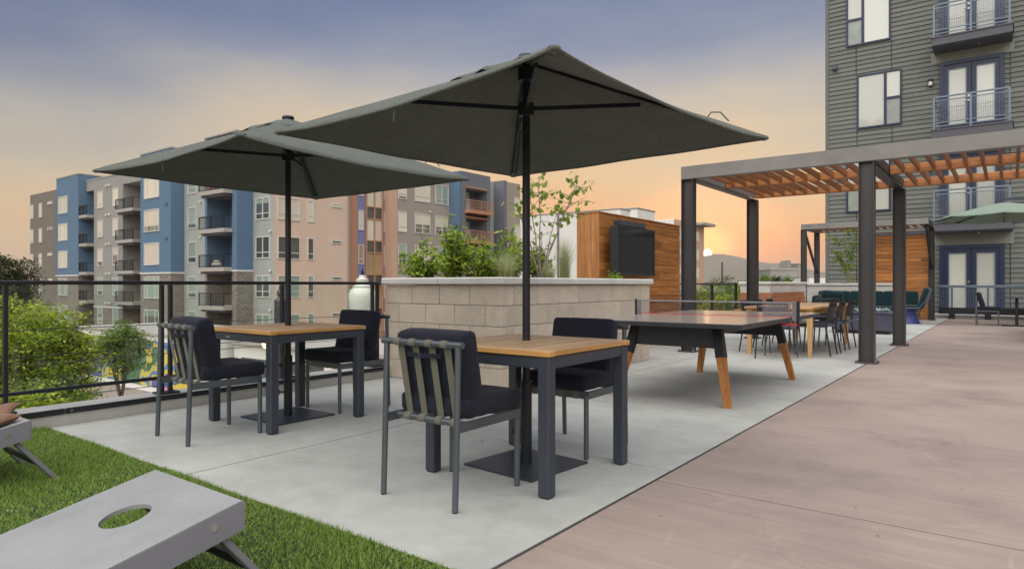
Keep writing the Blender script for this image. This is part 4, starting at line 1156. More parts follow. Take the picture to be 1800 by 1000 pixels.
# ================================================================== STRAP BACK CHAIRS
def strap_chair(label, loc, rz):
    T = thing('patio_chair', label, 'chair', loc, rz, 'navy cushioned chairs at the square tables')
    hw = .243; M_ = 'gunmetal_tube'
    def tb(pts, r, n=12): return MB().tube(pts, r, n)
    for s in (-1, 1):
        l = tb([(s*hw, -.275, .006), (s*hw, -.262, .40), (s*hw, -.252, .785)], .0155).build('back_leg', M_, T, True)
        MB().tube([(s*hw, -.275, 0), (s*hw, -.275, .008)], .013, 10).build('foot', 'black_plastic', l)
        l = tb([(s*(hw-.012), .245, .006), (s*(hw-.012), .245, .392)], .0155).build('front_leg', M_, T, True)
        MB().tube([(s*(hw-.012), .245, 0), (s*(hw-.012), .245, .008)], .013, 10).build('foot', 'black_plastic', l)
        MB().box(s*hw-.008, s*hw+.008, -.262, .25, .372, .418, .002).build('side_rail', M_, T)
    tb([(-.272, -.252, .79), (.272, -.252, .79)], .0165).build('top_rail', M_, T, True)
    tb([(-hw+.004, -.178, .398), (hw-.004, -.178, .398)], .0175).build('rear_rail', M_, T, True)
    MB().box(-hw+.01, hw-.01, .228, .252, .372, .418, .002).build('front_rail', M_, T)
    for x in (-.158, -.056, .056, .158):
        s = MB(); w = .021
        s.add([(x-w, -.2365, .79), (x+w, -.2365, .79), (x+w, -.1605, .40), (x-w, -.1605, .40), (x-w, -.2395, .79), (x+w, -.2395, .79), (x+w, -.1635, .40), (x-w, -.1635, .40)], [(3, 2, 1, 0), (4, 5, 6, 7), (0, 1, 5, 4), (1, 2, 6, 5), (2, 3, 7, 6), (3, 0, 4, 7)])
        s.tube([(x-w, -.252, .79), (x+w, -.252, .79)], .0192, 12); s.tube([(x-w, -.178, .398), (x+w, -.178, .398)], .0202, 12)
        s.build('back_strap', 'olive_webbing', T)
        s = MB().box(x-w, x+w, -.178, .24, .4155, .4185).box(x-w, x+w, .226, .2545, .370, .4195, .002)
        s.build('seat_strap', 'olive_webbing', T)
    c = rounded(.475, .455, .098, .026, (14, 14, 6), .35, .0012, 3)
    transform(c, Matrix.Translation((0, .062, .4685))); c.build('seat_cushion', 'navy_fabric', T, True, ang=60)
    c = rounded(.465, .118, .40, .030, (14, 7, 12), .3, .0012, 5)
    ang = math.atan2(.075, .39)
    transform(c, Matrix.Translation((0, -.115, .648)) @ Matrix.Rotation(ang, 4, 'X'))
    bc = c.build('back_cushion', 'navy_fabric', T, True, ang=60)
    p = MB()
    def bk(x, z, d=0): return (x, -.2305-d, z)
    zz = .728
    for (a, b, d0, d1) in ((-.115, -.03, 0, .012), (-.03, .005, .012, .03), (.005, .055, .03, .012), (.055, .115, .012, 0)):
        p.add([bk(a, zz-.011, d0), bk(b, zz-.011, d1), bk(b, zz+.011, d1), bk(a, zz+.011, d0), bk(a, zz-.011, d0+.003), bk(b, zz-.011, d1+.003), bk(b, zz+.011, d1+.003), bk(a, zz+.011, d0+.003)], [(0, 1, 2, 3), (7, 6, 5, 4), (4, 5, 1, 0), (5, 6, 2, 1), (6, 7, 3, 2), (7, 4, 0, 3)])
    p.build('handle', 'navy_fabric', bc)
    # piping round the cushion edges
    return T
ch = strap_chair('navy cushioned chair with olive straps, its back to the camera, nearest of all', (-2.345, 2.60, 0), R(1))
clone(ch, 'navy cushioned chair on the planter side of the nearest table', (-2.33, 3.775, 0), R(181))
clone(ch, 'navy cushioned chair at the far table, its strapped back beside the turf', (-4.61, 2.50, 0), R(-3))
clone(ch, 'navy cushioned chair tucked between the far table and the block planter', (-4.70, 3.79, 0), R(178))

# ================================================================== PARASOLS
def parasol(label, loc, rot, seed, tie=False):
    rng = random.Random(seed)
    T = thing('parasol', label, 'parasol', loc, rot, 'square grey green parasols')
    Hc, Ha, rr = 1.985, 2.425, 1.485
    MB().box(-.265, .265, -.265, .265, 0, .014, .003).build('base_plate', 'graphite_metal', T)
    st = MB().tube([(0, 0, .014), (0, 0, .50)], .034, 20).build('sleeve', 'pole_metal', T, True)
    MB().tube([(-.03, -.02, .2), (-.065, -.045, .2)], .006, 8).tube([(-.065, -.045, .18), (-.065, -.045, .22)], .009, 8).build('clamp_screw', 'black_metal', st, True)
    MB().tube([(0, 0, .5), (0, 0, Ha-.02)], .0235, 20).build('pole', 'pole_metal', T, True)
    cor = [Vector((rr*math.cos(R(a)), rr*math.sin(R(a)), Hc)) for a in (45, 135, 225, 315)]
    ap = Vector((0, 0, Ha))
    n = 18; V = []; F = []; key = {}
    def vid(p):
        k = (round(p.x, 4), round(p.y, 4), round(p.z, 3))
        if k not in key: key[k] = len(V); V.append(tuple(p))
        return key[k]
    for q in range(4):
        A, B = cor[q], cor[(q+1) % 4]
        def pt(i, j):           # i rows from apex, j along
            if i == 0: return ap.copy()
            r = i/n; u = j/i
            p = ap.lerp(A.lerp(B, u), r)
            s = 4*u*(1-u)*r
            p.z -= s*((.012+.030*r*r) if q in (2, 3) else (.004+.004*r*r))
            inw = Vector((-(A+B).x, -(A+B).y, 0)).normalized(); p += inw*s*r*.012
            p.z += math.sin(u*17+q)*.0022*r+math.sin(r*23+u*9+q*2)*.0016*r
            if r > .985: p.z -= .012
            return p
        for i in range(n):
            for j in range(i+1):
                F.append((vid(pt(i, j)), vid(pt(i+1, j)), vid(pt(i+1, j+1))))
                if j < i: F.append((vid(pt(i, j)), vid(pt(i+1, j+1)), vid(pt(i, j+1))))
    m = MB(); m.v = V; m.f = F
    c = m.build('canopy', 'canopy_fabric', T, True, ang=20, fix=True)
    so_ = c.modifiers.new('solid', 'SOLIDIFY'); so_.thickness = .004; so_.offset = 0
    for q in range(4):
        A, B = cor[q], cor[(q+1) % 4]; hp = []
        for j in range(n+1):
            u = j/n; p = A.lerp(B, u); sg = 4*u*(1-u); p.z -= sg*(.042 if q in (2, 3) else .008)+.012; p.z += math.sin(u*17+q)*.0022+math.sin(23+u*9+q*2)*.0016
            p += Vector((-(A+B).x, -(A+B).y, 0)).normalized()*sg*.012; hp.append(p)
        MB().tube(hp, .0065, 6).build('hem', 'canopy_fabric', c, True)
    # wind vent: a smaller loose wrinkled cap over the top
    V = []; F = []; n2 = 10; rv = .44
    for i in range(n2+1):
        for j in range(40):
            a = 2*math.pi*j/40; r = i/n2
            sq = 1/max(abs(math.cos(a-0)), abs(math.sin(a-0)))
            d = rv*r*min(sq, 1.36)*.76
            z = Ha+.016-d*max(abs(math.cos(a)), abs(math.sin(a)))*.42-(.009*math.sin(a*9+seed)*r)-(.007*math.sin(a*15+r*6))*r - (0.01 if i == n2 else 0)
            V.append((d*math.cos(a), d*math.sin(a), z+rng.uniform(-.002, .002)))
    for i in range(n2):
        for j in range(40): F.append((i*40+j, (i+1)*40+j, (i+1)*40+(j+1) % 40, i*40+(j+1) % 40))
    m = MB(); m.v = V; m.f = F
    c2 = m.build('vent_cap', 'canopy_fabric', T, True, ang=50); so2 = c2.modifiers.new('solid', 'SOLIDIFY'); so2.thickness = .004
    MB().lathe([(.04, Ha-.01), (.05, Ha+.016), (.044, Ha+.03), (.015, Ha+.038)], 20).build('top_cap', 'pole_metal', T, True)
    MB().lathe([(.026, Ha-.13), (.05, Ha-.125), (.05, Ha-.05), (.026, Ha-.045)], 16).build('hub', 'black_metal', T, True)
    zr = 2.135
    MB().lathe([(.026, zr-.05), (.048, zr-.045), (.048, zr+.03), (.026, zr+.04)], 16).build('runner', 'black_metal', T, True)
    for k in range(4):
        d = cor[k].normalized(); d.z = 0; d.normalize()
        a = Vector((d.x*.04, d.y*.04, Ha-.06)); b = Vector((cor[k].x*.985, cor[k].y*.985, Hc-.022))
        rb = MB().bar(a+Vector((0, 0, .03)), b+Vector((0, 0, .012)), .018, .016, .003).build('rib', 'black_metal', T)
        mid = a.lerp(b, .46)
        MB().bar((d.x*.045, d.y*.045, zr), (mid.x, mid.y, mid.z-.012), .016, .026, .003).build('strut', 'black_metal', rb)
        # corner pocket
        MB().bar(b-(b-a).normalized()*.07+Vector((0, 0, .012)), b+(b-a).normalized()*.016+Vector((0, 0, .012)), .05, .026, .008).build('corner_pocket', 'canopy_fabric', rb)
    # tie strap hanging from the hem
    e = cor[2].lerp(cor[3], .52)*.97; z0 = Hc-.05
    pts = [(e.x, e.y, z0+.02), (e.x+.01, e.y-.01, z0-.03), (e.x-.008, e.y, z0-.07)]
    MB().tube(pts, .004, 6).build('tie_strap', 'canopy_fabric', c)
    e = cor[0]*.8; z1 = Hc+.10
    pts = [(e.x-.07, e.y-.05, z1+.005), (e.x-.05, e.y-.02, z1+.05), (e.x, e.y, z1+.045), (e.x+.04, e.y+.03, z1-.01)]
    MB().tube(pts, .0045, 6).build('tie_strap', 'canopy_fabric', c)
    return T
parasol('square grey green parasol standing through the nearest table', (-2.325, 3.22, 0), R(-5), 1)
parasol('square grey green parasol over the table beside the glass rail', (-4.73, 3.215, 0), R(0), 2)

# ================================================================== TABLE TENNIS
def pingpong():
    T = thing('ping_pong_table', 'dark table tennis table with splayed orange wooden legs and a low net', 'table', (-2.52, 6.82, 0))
    hx, hy, zt, th = .765, 1.39, .752, .042
    for s in (-1, 1):
        a, b = (-hy, -.003) if s < 0 else (.003, hy)
        t = MB().box(-hx, hx, a, b, zt-th, zt-.003, .003).build('table_half', 'laminate_edge', T)
        MB().box(-hx+.003, hx-.003, a+.003, b-.003, zt-.0028, zt).build('playing_surface', 'table_laminate', t)
    for sx in (-1, 1):
        for sy in (-1, 1):
            top = Vector((sx*.40, sy*.93, zt-th-.005)); bot = Vector((sx*.545, sy*1.075, 0)); k = top.lerp(bot, .40)
            sh = MB().bar(top, k, .086, .074, .004, up=(0, 1, 0)).build('leg_bracket', 'black_metal', T)
            V = []
            d = (bot-k)
            def ring(c, w, h): return [(c.x-w, c.y-h, c.z), (c.x+w, c.y-h, c.z), (c.x+w, c.y+h, c.z), (c.x-w, c.y+h, c.z)]
            m = MB(); c2 = bot.copy()
            m.add(ring(c2, .028, .028)+ring(k+(top-k)*.05, .038, .036), [(3, 2, 1, 0), (4, 5, 6, 7), (0, 1, 5, 4), (1, 2, 6, 5), (2, 3, 7, 6), (3, 0, 4, 7)])
            m.build('leg', 'iroko_z', T)
    for sy in (-1, 1):
        y = sy*.955
        MB().prism([(-.43, zt-th-.002), (.43, zt-th-.002), (.475, zt-.25), (-.475, zt-.25)], y-.006, y+.006, 1).build('end_panel', 'steel_dark', T, fix=True)
    for sx in (-1, 1): MB().box(sx*.4-.03, sx*.4+.03, -.93, .93, zt-th-.075, zt-th-.001, .003).build('side_beam', 'black_metal', T)
    # net
    n = MB(); w = hx+.10
    no = MB().box(-w, w-.34, -.003, .003, zt+.012, zt+.145).build('net', 'net_mesh', T)
    MB().box(-w, w, -.006, .006, zt+.140, zt+.156, .002).build('net_tape', 'net_tape', no)
    MB().box(-w, w, -.005, .005, zt+.005, zt+.0115, .001).build('net_cord', 'red_tape', no)
    # woven open part at the right end of the net
    g_ = MB()
    for i in range(26): x = w-.335+.0105*i; g_.box(x-.003, x+.003, -.003, .003, zt+.04, zt+.14)
    g_.box(w-.339, w-.055, -.0032, .0032, zt+.012, zt+.045)
    g_.build('net_lacing', 'net_clamp_grey', no)
    for s in (-1, 1):
        MB().box(s*w-.055 if s > 0 else s*w-.01, s*w+.01 if s > 0 else s*w+.055, -.012, .012, zt-.03, zt+.16, .004).build('net_clamp', 'net_clamp_grey', T)
        MB().box(s*w-.012, s*w+.012, -.02, .02, zt-.11, zt+.165, .004).build('net_post', 'black_metal', T)
    MB().box(w-.16, w+.0, -.05, .03, zt-.075, zt-.06, .003).build('clamp_pad', 'red_tape', T)
fabric('net_tape', (.20, .20, .22), 200, .2)
def netmat():
    m, nt, bs = newmat('net_mesh'); bs.inputs['Base Color'].default_value = (.02, .02, .032, 1); bs.inputs['Roughness'].default_value = .8
    tr = nt.nodes.new('ShaderNodeBsdfTransparent'); mx = nt.nodes.new('ShaderNodeMixShader'); mx.inputs[0].default_value = .15
    nt.links.new(tr.outputs[0], mx.inputs[1]); nt.links.new(bs.outputs[0], mx.inputs[2]); nt.links.new(mx.outputs[0], nt.nodes['Material Output'].inputs['Surface']); MATS['net_mesh'] = m
netmat()
pingpong()

# ================================================================== LONG TABLE AND STACKING CHAIRS
def long_table():
    T = thing('dining_table', 'long pale wooden dining table with tapered legs under the pergola', 'table', (-2.81, 11.78, 0))
    hx, hy = .50, 1.42
    n = 6; w = 2*hx/n
    for i in range(n): MB().box(-hx+i*w+.002, -hx+(i+1)*w-.002, -hy, hy, .705, .74, .004).build('plank', 'teak_y', T)
    MB().box(-hx+.06, hx-.06, -hy+.08, hy-.08, .63, .703, .004).build('apron', 'teak_y', T)
    for sx in (-1, 1):
        for sy in (-1, 1):
            x, y = sx*(hx-.06), sy*(hy-.09); m = MB()
            m.add([(x-.024, y-.024, 0), (x+.024, y-.024, 0), (x+.024, y+.024, 0), (x-.024, y+.024, 0), (x-.042, y-.042, .704), (x+.042, y-.042, .704), (x+.042, y+.042, .704), (x-.042, y+.042, .704)], [(3, 2, 1, 0), (4, 5, 6, 7), (0, 1, 5, 4), (1, 2, 6, 5), (2, 3, 7, 6), (3, 0, 4, 7)])
            m.build('leg', 'teak_z', T)
wood('teak_z', (.42, .225, .08), (.64, .40, .17), 2, .07, .5)
long_table()
def stack_chair(label, loc, rz):
    T = thing('dining_chair', label, 'chair', loc, rz, 'black chairs round the long table')
    for s in (-1, 1):
        MB().tube([(s*.235, .22, 0), (s*.225, .19, .44)], [.011, .013], 8).build('leg', 'gunmetal_tube', T, True)
        MB().tube([(s*.235, -.27, 0), (s*.225, -.20, .44), (s*.215, -.215, .62), (s*.205, -.26, .80)], [.011, .013, .013, .012], 8).build('back_leg', 'black_plastic', T, True)
        MB().tube([(s*.235, .19, .44), (s*.235, -.2, .44)], .012, 8).build('seat_rail', 'gunmetal_tube', T, True)
    c = rounded(.45, .44, .04, .018, (8, 8, 4), .3); transform(c, Matrix.Translation((0, 0, .455))); c.build('seat', 'navy_seat', T, True)
    # curved back with open slots along the top
    def back(z0, z1, nx, nz, holes):
        m = MB()
        for i in range(nx):
            for k in range(nz):
                u0, u1 = -1+2*i/nx, -1+2*(i+1)/nx; v0, v1 = z0+(z1-z0)*k/nz, z0+(z1-z0)*(k+1)/nz
                def P(u, z): return Vector((u*.215, -.215-.03*(1-u*u)-(max(0, z-.6))*.22, z))
                q = [P(u0, v0), P(u1, v0), P(u1, v1), P(u0, v1)]; o = Vector((0, -.012, 0)); m.add([*q, *[p+o for p in q]], [(0, 1, 2, 3), (7, 6, 5, 4), (4, 5, 1, 0), (5, 6, 2, 1), (6, 7, 3, 2), (7, 4, 0, 3)])
        return m
    b = back(.55, .755, 8, 3, False).build('backrest', 'black_plastic', T)
    back(.79, .82, 8, 1, False).build('top_edge', 'black_plastic', b)
    s = MB()
    for i in range(15):
        u = -.95+1.9*i/14; x = u*.215; y = -.215-.03*(1-u*u)-.04; s.box(x-.004, x+.004, y-.012, y, .75, .80)
    s.build('slots', 'black_plastic', b)
    return T
fabric('navy_seat', (.025, .032, .06), 200, .3)
c0 = stack_chair('black dining chair on the walkway side of the long table, nearest of three', (-2.42, 10.98, 0), R(90))
clone(c0, 'black dining chair on the walkway side of the long table, middle of three', (-2.42, 11.66, 0), R(92))
clone(c0, 'black dining chair on the walkway side of the long table, farthest of three', (-2.40, 12.38, 0), R(88))
clone(c0, 'black dining chair on the railing side of the long table, nearest of three', (-3.24, 10.98, 0), R(-90))
clone(c0, 'black dining chair on the railing side of the long table, middle of three', (-3.24, 11.70, 0), R(-92))
clone(c0, 'black dining chair on the railing side of the long table, farthest of three', (-3.24, 12.4, 0), R(-88))
clone(c0, 'black dining chair at the near head of the long table behind the net', (-2.75, 10.12, 0), R(0))
clone(c0, 'black dining chair at the far head of the long table', (-2.8, 13.45, 0), R(180))

# ================================================================== LOUNGE: bench, sofa, lounge chair, fire pit, stool
def bench():
    T = thing('wooden_bench', 'wooden slatted bench wrapping the pale planter beyond the long table', 'bench', (-4.97, 17.6, 0))
    for i in range(5): MB().box(-.75, .48, -.52+i*.1, -.425+i*.1, .40, .44, .004).build('seat_slat', 'cedar_x', T)
    for i in range(5): MB().box(.03+i*.1, .125+i*.1, -.02, 3.2, .40, .44, .004).build('seat_slat', 'cedar_y', T)
    for k in range(3):
        z = .5+k*.125; y = -.10+k*.018; x = .11-k*.018
        MB().box(-.75, .10-k*.02, y-.02, y+.004, z, z+.118, .004).build('back_plank', 'bench_x', T)
        MB().box(x-.004, x+.02, -.06+k*.02, 3.2, z, z+.118, .004).build('back_plank', 'bench_y', T)
    for p in ((-.6, -.3), (.3, -.3), (.3, 1.4), (.3, 3.0)): MB().box(p[0]-.04, p[0]+.04, p[1]-.15, p[1]+.15, 0, .4, .004).build('support', 'steel_dark', T)
wood('bench_x', (.20, .075, .035), (.40, .17, .08), 0, .08)
wood('bench_y', (.20, .075, .035), (.40, .17, .08), 1, .08)
bench()
def sofa():
    T = thing('sofa', 'long dark green outdoor sofa against the pale planter wall', 'sofa', (-3.5, 22.2, 0))
    MB().box(-1.35, 1.35, -.45, .42, .08, .24, .03).build('base', 'black_plastic', T)
    for s in (-1.25, 1.25):
        for y in (-.4, .36): MB().box(s-.04, s+.04, y-.04, y+.04, 0, .08).build('leg', 'black_metal', T)
    for i in range(3):
        x = -.9+i*.9
        c = rounded(.898, .80, .20, .045, (10, 10, 5), .5); transform(c, Matrix.Translation((x, -.06, .34))); c.build('seat_cushion', 'teal_fabric', T, True, ang=60)
        c = rounded(.899, .22, .52, .05, (10, 5, 8), .5); transform(c, Matrix.Translation((x, .30, .62)) @ Matrix.Rotation(-.14, 4, 'X')); c.build('back_cushion', 'teal_fabric', T, True, ang=60)
    c = rounded(.26, .8, .4, .09, (6, 10, 6), .6); transform(c, Matrix.Translation((-1.28, .0, .55))); c.build('arm_cushion', 'teal_fabric', T, True, ang=60)
    P = tag(transform(rounded(.6, .16, .36, .07, (8, 4, 6), .9), Matrix.Rotation(.5, 4, 'X') @ Matrix.Rotation(.1, 4, 'Y')).build('cushion', 'teal_fabric', None, True, (-4.35, 21.95, .72), ang=60), 'loose teal throw cushion at the bench end of the sofa', 'cushion')
sofa()
def lounge_chair():
    T = thing('lounge_chair', 'dark green lounge chair with flared cobalt base facing the fire pit', 'chair', (-2.2, 21.2, 0), R(90))
    MB().lathe([(.30, 0), (.27, .03), (.17, .24), (.20, .36), (.28, .40)], 24).build('base', 'cobalt', T, True, (0, .05, 0))
    c = rounded(.66, .66, .12, .05, (10, 10, 5), .6); transform(c, Matrix.Translation((0, .05, .45))); c.build('seat_cushion', 'teal_fabric', T, True, ang=60)
    c = rounded(.68, .16, .56, .07, (10, 5, 8), .6); transform(c, Matrix.Translation((0, -.32, .72)) @ Matrix.Rotation(.28, 4, 'X')); c.build('back_cushion', 'teal_fabric', T, True, ang=60)
    for s in (-1, 1):
        MB().tube([(s*.36, .36, .42), (s*.37, -.22, .44), (s*.36, -.36, .62), (s*.34, -.48, .95)], .014, 8).build('frame_tube', 'gunmetal_tube', T, True)
        MB().tube([(s*.36, -.24, .44), (s*.33, -.16, .3), (s*.25, -.2, .1)], .012, 8).build('frame_tube', 'gunmetal_tube', T, True)
lounge_chair()
def fire_pit():
    T = thing('fire_pit', 'square dark blue grey fire pit table filled with glass stones', 'fire pit', (-2.62, 16.75, 0))
    MB().box(-.52, .52, -.5, .5, 0, .07, .004).build('plinth', 'black_plastic', T)
    MB().box(-.57, .57, -.55, .55, .07, .44, .01).build('body', 'fire_box', T)
    r = MB(); r.box(-.6, .6, -.58, -.42, .44, .475, .006); r.box(-.6, .6, .42, .58, .44, .475, .006); r.box(-.6, -.44, -.42, .42, .44, .475, .006); r.box(.44, .6, -.42, .42, .44, .475, .006)
    r.build('rim', 'fire_box', T)
    MB().box(-.08, .0, -.556, -.549, .30, .335, .002).build('badge', 'silver', T)
    s = MB(); rng = random.Random(4)
    for i in range(620):
        x, y = rng.uniform(-.44, .44), rng.uniform(-.42, .42); z = .47+rng.uniform(0, .05); a = rng.uniform(.012, .028)
        M = Matrix.Translation((x, y, z)) @ Matrix.Rotation(rng.uniform(0, 6), 4, Vector((rng.random(), rng.random(), rng.random()+.1)))
        s.box(-a, a, -a*.8, a*.8, -a*.7, a*.7, 0, M)
    o = s.build('glass_stones', 'fire_glass', T); o['kind'] = 'stuff'
    MB().box(.6, .66, -.1, .5, .1, .46, .01).build('control_box', 'black_plastic', T)
fire_pit()
T = thing('stool', 'rounded cobalt blue drum stool beside the fire pit', 'stool', (-3.55, 19.0, 0))
MB().lathe([(.22, 0), (.30, .06), (.345, .2), (.33, .33), (.27, .42), (.05, .45)], 28).build('body', 'cobalt', T, True)
MB().lathe([(.21, .0), (.23, .005), (.23, .02), (.2, .022)], 28).build('foot_ring', 'black_plastic', T, True)

# cafe set at the far end
def cafe_chair(label, loc, rz):
    T = thing('cafe_chair', label, 'chair', loc, rz, 'black cafe chairs')
    for s in (-1, 1):
        MB().box(s*.24-.016, s*.24+.016, -.25, -.215, 0, .80, .004).build('back_leg', 'gunmetal_tube', T)
        MB().box(s*.24-.016, s*.24+.016, .22, .255, 0, .40, .004).build('front_leg', 'gunmetal_tube', T)
        MB().box(s*.24-.014, s*.24+.014, -.215, .22, .365, .40, .004).build('side_rail', 'gunmetal_tube', T)
    MB().box(-.24, .24, -.25, -.22, .76, .80, .004).build('top_rail', 'gunmetal_tube', T)
    c = rounded(.5, .5, .09, .03, (8, 8, 4), .5); transform(c, Matrix.Translation((0, .04, .45))); c.build('seat_cushion', 'navy_fabric', T, True)
    c = rounded(.46, .11, .44, .04, (8, 4, 8), .5); transform(c, Matrix.Translation((0, -.14, .66)) @ Matrix.Rotation(.28, 4, 'X')); c.build('back_cushion', 'navy_fabric', T, True)
    return T
cc = cafe_chair('black cushioned chair left of the small cafe table by the far doors', (-.50, 21.55, 0), R(-90))
clone(cc, 'black cushioned chair at the right frame edge beyond the cafe table', (.72, 21.75, 0), R(90))
T = thing('cafe_table', 'small dark pedestal table near the far navy doors', 'table', (.12, 21.6, 0))
MB().box(-.45, .45, -.35, .35, .725, .75, .004).build('table_top', 'graphite_metal', T)
MB().box(-.035, .035, -.035, .035, .02, .725, .004).build('pedestal', 'black_metal', T)
MB().box(-.32, .28, -.22, .22, 0, .02, .004).build('base', 'black_metal', T)
# low walls at the right edge
planter('low tan block wall at the right edge of the frame by the walkway', .34, .95, 15.2, 19.6, .43, .215, 4, 'block_face', left=True)
planter('pale block pier at the right beside the far railing', .42, 1.5, 23.2, 24.3, .43, .215, 5, 'pale_block')

def cantilever():
    T = thing('cantilever_umbrella', 'pale green umbrella over the cafe corner by the far doors', 'umbrella', (2.1, 22.0, 0))
    MB().box(-.4, .4, -.4, .4, 0, .06, .01).build('base', 'black_metal', T)
    MB().tube([(0, 0, .06), (0, 0, 3.3)], .045, 14).build('mast', 'graphite_metal', T, True)
    cx = -2.25; n = 12
    MB().bar((0, 0, 2.5), (-.9, 0, 3.28), .04, .06).build('strut', 'graphite_metal', T); MB().bar((.1, 0, 3.2), (cx, 0, 3.36), .05, .07).build('arm', 'graphite_metal', T)
    V = [(cx, 0, 3.27)]; F = []; rings = 6; K = 32
    for i in range(1, rings+1):
        for k in range(K):
            a = 2*math.pi*k/K; r = 1.62*i/rings; dr = 1-.045*abs(math.sin(a*4)) if i == rings else 1
            V.append((cx+r*dr*math.cos(a), r*dr*math.sin(a), 3.27-.40*(i/rings)**1.25-.03*abs(math.sin(a*4))*(i/rings)))
    for k in range(K): F.append((0, 1+k, 1+(k+1) % K))
    for i in range(rings-1):
        for k in range(K): a = 1+i*K+k; b = 1+i*K+(k+1) % K; F.append((a, a+K, b+K, b))
    m = MB(); m.v = V; m.f = F; c = m.build('canopy', 'pale_canopy', T, True, ang=25, fix=True); md = c.modifiers.new('solid', 'SOLIDIFY'); md.thickness = .006
    for k in range(8):
        a = 2*math.pi*k/8; MB().bar((cx, 0, 3.2), (cx+1.58*math.cos(a), 1.58*math.sin(a), 2.85), .02, .03).build('rib', 'black_metal', T)
cantilever()

# ================================================================== CORNHOLE
def cornhole(label, loc, rz=0):
    """origin at the high end's right corner on the ground, board runs towards -y"""
    T = thing('cornhole_board', label, 'game board', loc, rz, 'grey cornhole boards on the turf')
    W, L = .62, 1.22; zh, zl = .352, .095; tk = .014; sl = (zh-zl)/L
    def top(x, d): return zh-sl*d
    # deck with a round hole
    hc = (-W/2, .24); hr = .078; K = 40; m = MB()
    out = []
    for k in range(K):
        a = 2*math.pi*k/K; dx, dy = math.cos(a), math.sin(a)
        tx = ((0-hc[0]) if dx > 0 else (-W-hc[0]))/dx if abs(dx) > 1e-6 else 1e9
        ty = ((L-hc[1]) if dy > 0 else (0-hc[1]))/dy if abs(dy) > 1e-6 else 1e9
        t = min(tx, ty); out.append((hc[0]+dx*t, hc[1]+dy*t))
    # make sure the corners are present
    pts = []
    for k in range(K):
        a = out[k]; b = out[(k+1) % K]; pts.append((a, None))
    V = []; F = []
    for lay in (0, -tk):
        for k in range(K):
            a = 2*math.pi*k/K; x, d = hc[0]+hr*math.cos(a), hc[1]+hr*math.sin(a); V.append((x, -d, top(x, d)+lay))
        for (x, d) in out: V.append((x, -d, top(x, d)+lay))
    corners = [(0, 0), (0, L), (-W, L), (-W, 0)]
    cidx = {}
    for lay, off in ((0, 0), (-tk, 2*K)):
        for k in range(K):
            a, b = k, (k+1) % K; q = (off+a, off+K+a, off+K+b, off+b)
            F.append(q if lay else q[::-1])
            pa, pb = out[a], out[b]
            for c in corners:
                if (abs(pa[0]-c[0]) < 1e-6 and abs(pb[1]-c[1]) < 1e-6 and abs(pa[0]-pb[0]) > 1e-4) or (abs(pa[1]-c[1]) < 1e-6 and abs(pb[0]-c[0]) < 1e-6 and abs(pa[1]-pb[1]) > 1e-4):
                    V.append((c[0], -c[1], top(*c)+lay)); t = (off+K+a, len(V)-1, off+K+b); F.append(t if lay else t[::-1])
    for k in range(K): a, b = k, (k+1) % K; F.append((a, b, 2*K+b, 2*K+a))
    m.v = V; m.f = F
    m.build('deck', 'board_grey', T)
    fh = .085
    for x0, x1 in ((-.02, .003), (-W-.003, -W+.02)):
        q = MB(); q.add([(x0, 0, zh-tk-fh), (x1, 0, zh-tk-fh), (x1, -L, zl-tk-fh), (x0, -L, zl-tk-fh), (x0, 0, zh-.002), (x1, 0, zh-.002), (x1, -L, zl-.002), (x0, -L, zl-.002)], [(0, 1, 2, 3), (7, 6, 5, 4), (4, 5, 1, 0), (5, 6, 2, 1), (6, 7, 3, 2), (7, 4, 0, 3)])
        q.build('side_panel', 'board_frame', T, fix=True)
    MB().box(-W+.0225, -.0225, -.022, 0, zh-tk-fh, zh-tk-.002, .002).build('end_panel', 'board_frame', T)
    MB().box(-.03, .006, .001, .006, zh-tk-fh, zh-.004, .002).build('corner_guard', 'board_frame', T)
    MB().box(-W+.0225, -.0225, -L, -L+.022, zl-tk-fh+.01, zl-tk-.002, .002).build('end_panel', 'board_frame', T)
    for x in (-.048, -W+.048):
        l = MB().bar((x, -.10, zh-.06), (x, .135, .0), .022, .06, .003, up=(1, 0, 0)).build('leg', 'board_frame', T)
    MB().bar((-.058, .045, .11), (-W+.058, .045, .11), .018, .03, .002).build('leg_brace', 'black_metal', T)
    for x in (.002, -W-.002):
        MB().tube([(x-.003, -.10, zh-.062), (x+.003, -.10, zh-.062)], .013, 12).build('pivot_bolt', 'silver', T)
    return T
cb = cornhole('grey cornhole board with round hole at the lower left, nearest the camera', (-2.07, 1.23, 0), R(0))
clone(cb, 'grey cornhole board at the left edge carrying a brown bean bag', (-4.20, 1.27, 0), R(0))
def bean_bag(label, loc, rot, seed):
    n = 14; V = []; F = []; rg = random.Random(seed)
    for sg in (1, -1):
        for i in range(n+1):
            for j in range(n+1):
                u, v = -1+2*i/n, -1+2*j/n; pin = 1-.10*(1-abs(u)**2)*abs(v)**3; pin2 = 1-.10*(1-abs(v)**2)*abs(u)**3
                t = ((1-u**4)*(1-v**4))**.55
                V.append((u*.095*pin2, v*.095*pin, sg*(.024*t*(1+.12*math.sin(u*5+seed)*math.cos(v*4))+.0012)))
    m = (n+1)**2
    for i in range(n):
        for j in range(n):
            a = i*(n+1)+j; q = (a, a+n+1, a+n+2, a+1); F.append(q); F.append(tuple(m+k for k in q[::-1]))
    b = MB(); b.v = V; b.f = F
    o = b.build('bean_bag', 'brown_canvas', None, True, loc, ang=70); o.rotation_euler = rot
    return tag(o, label, 'bean bag')
bean_bag('brown canvas bean bag lying on the left cornhole board, nearer the corner', (-4.31, 1.13, .355), (.2, 0, .3), 1)
bean_bag('second brown bean bag half behind the first on the left cornhole board', (-4.42, 1.17, .375), (.3, -.15, .9), 2)

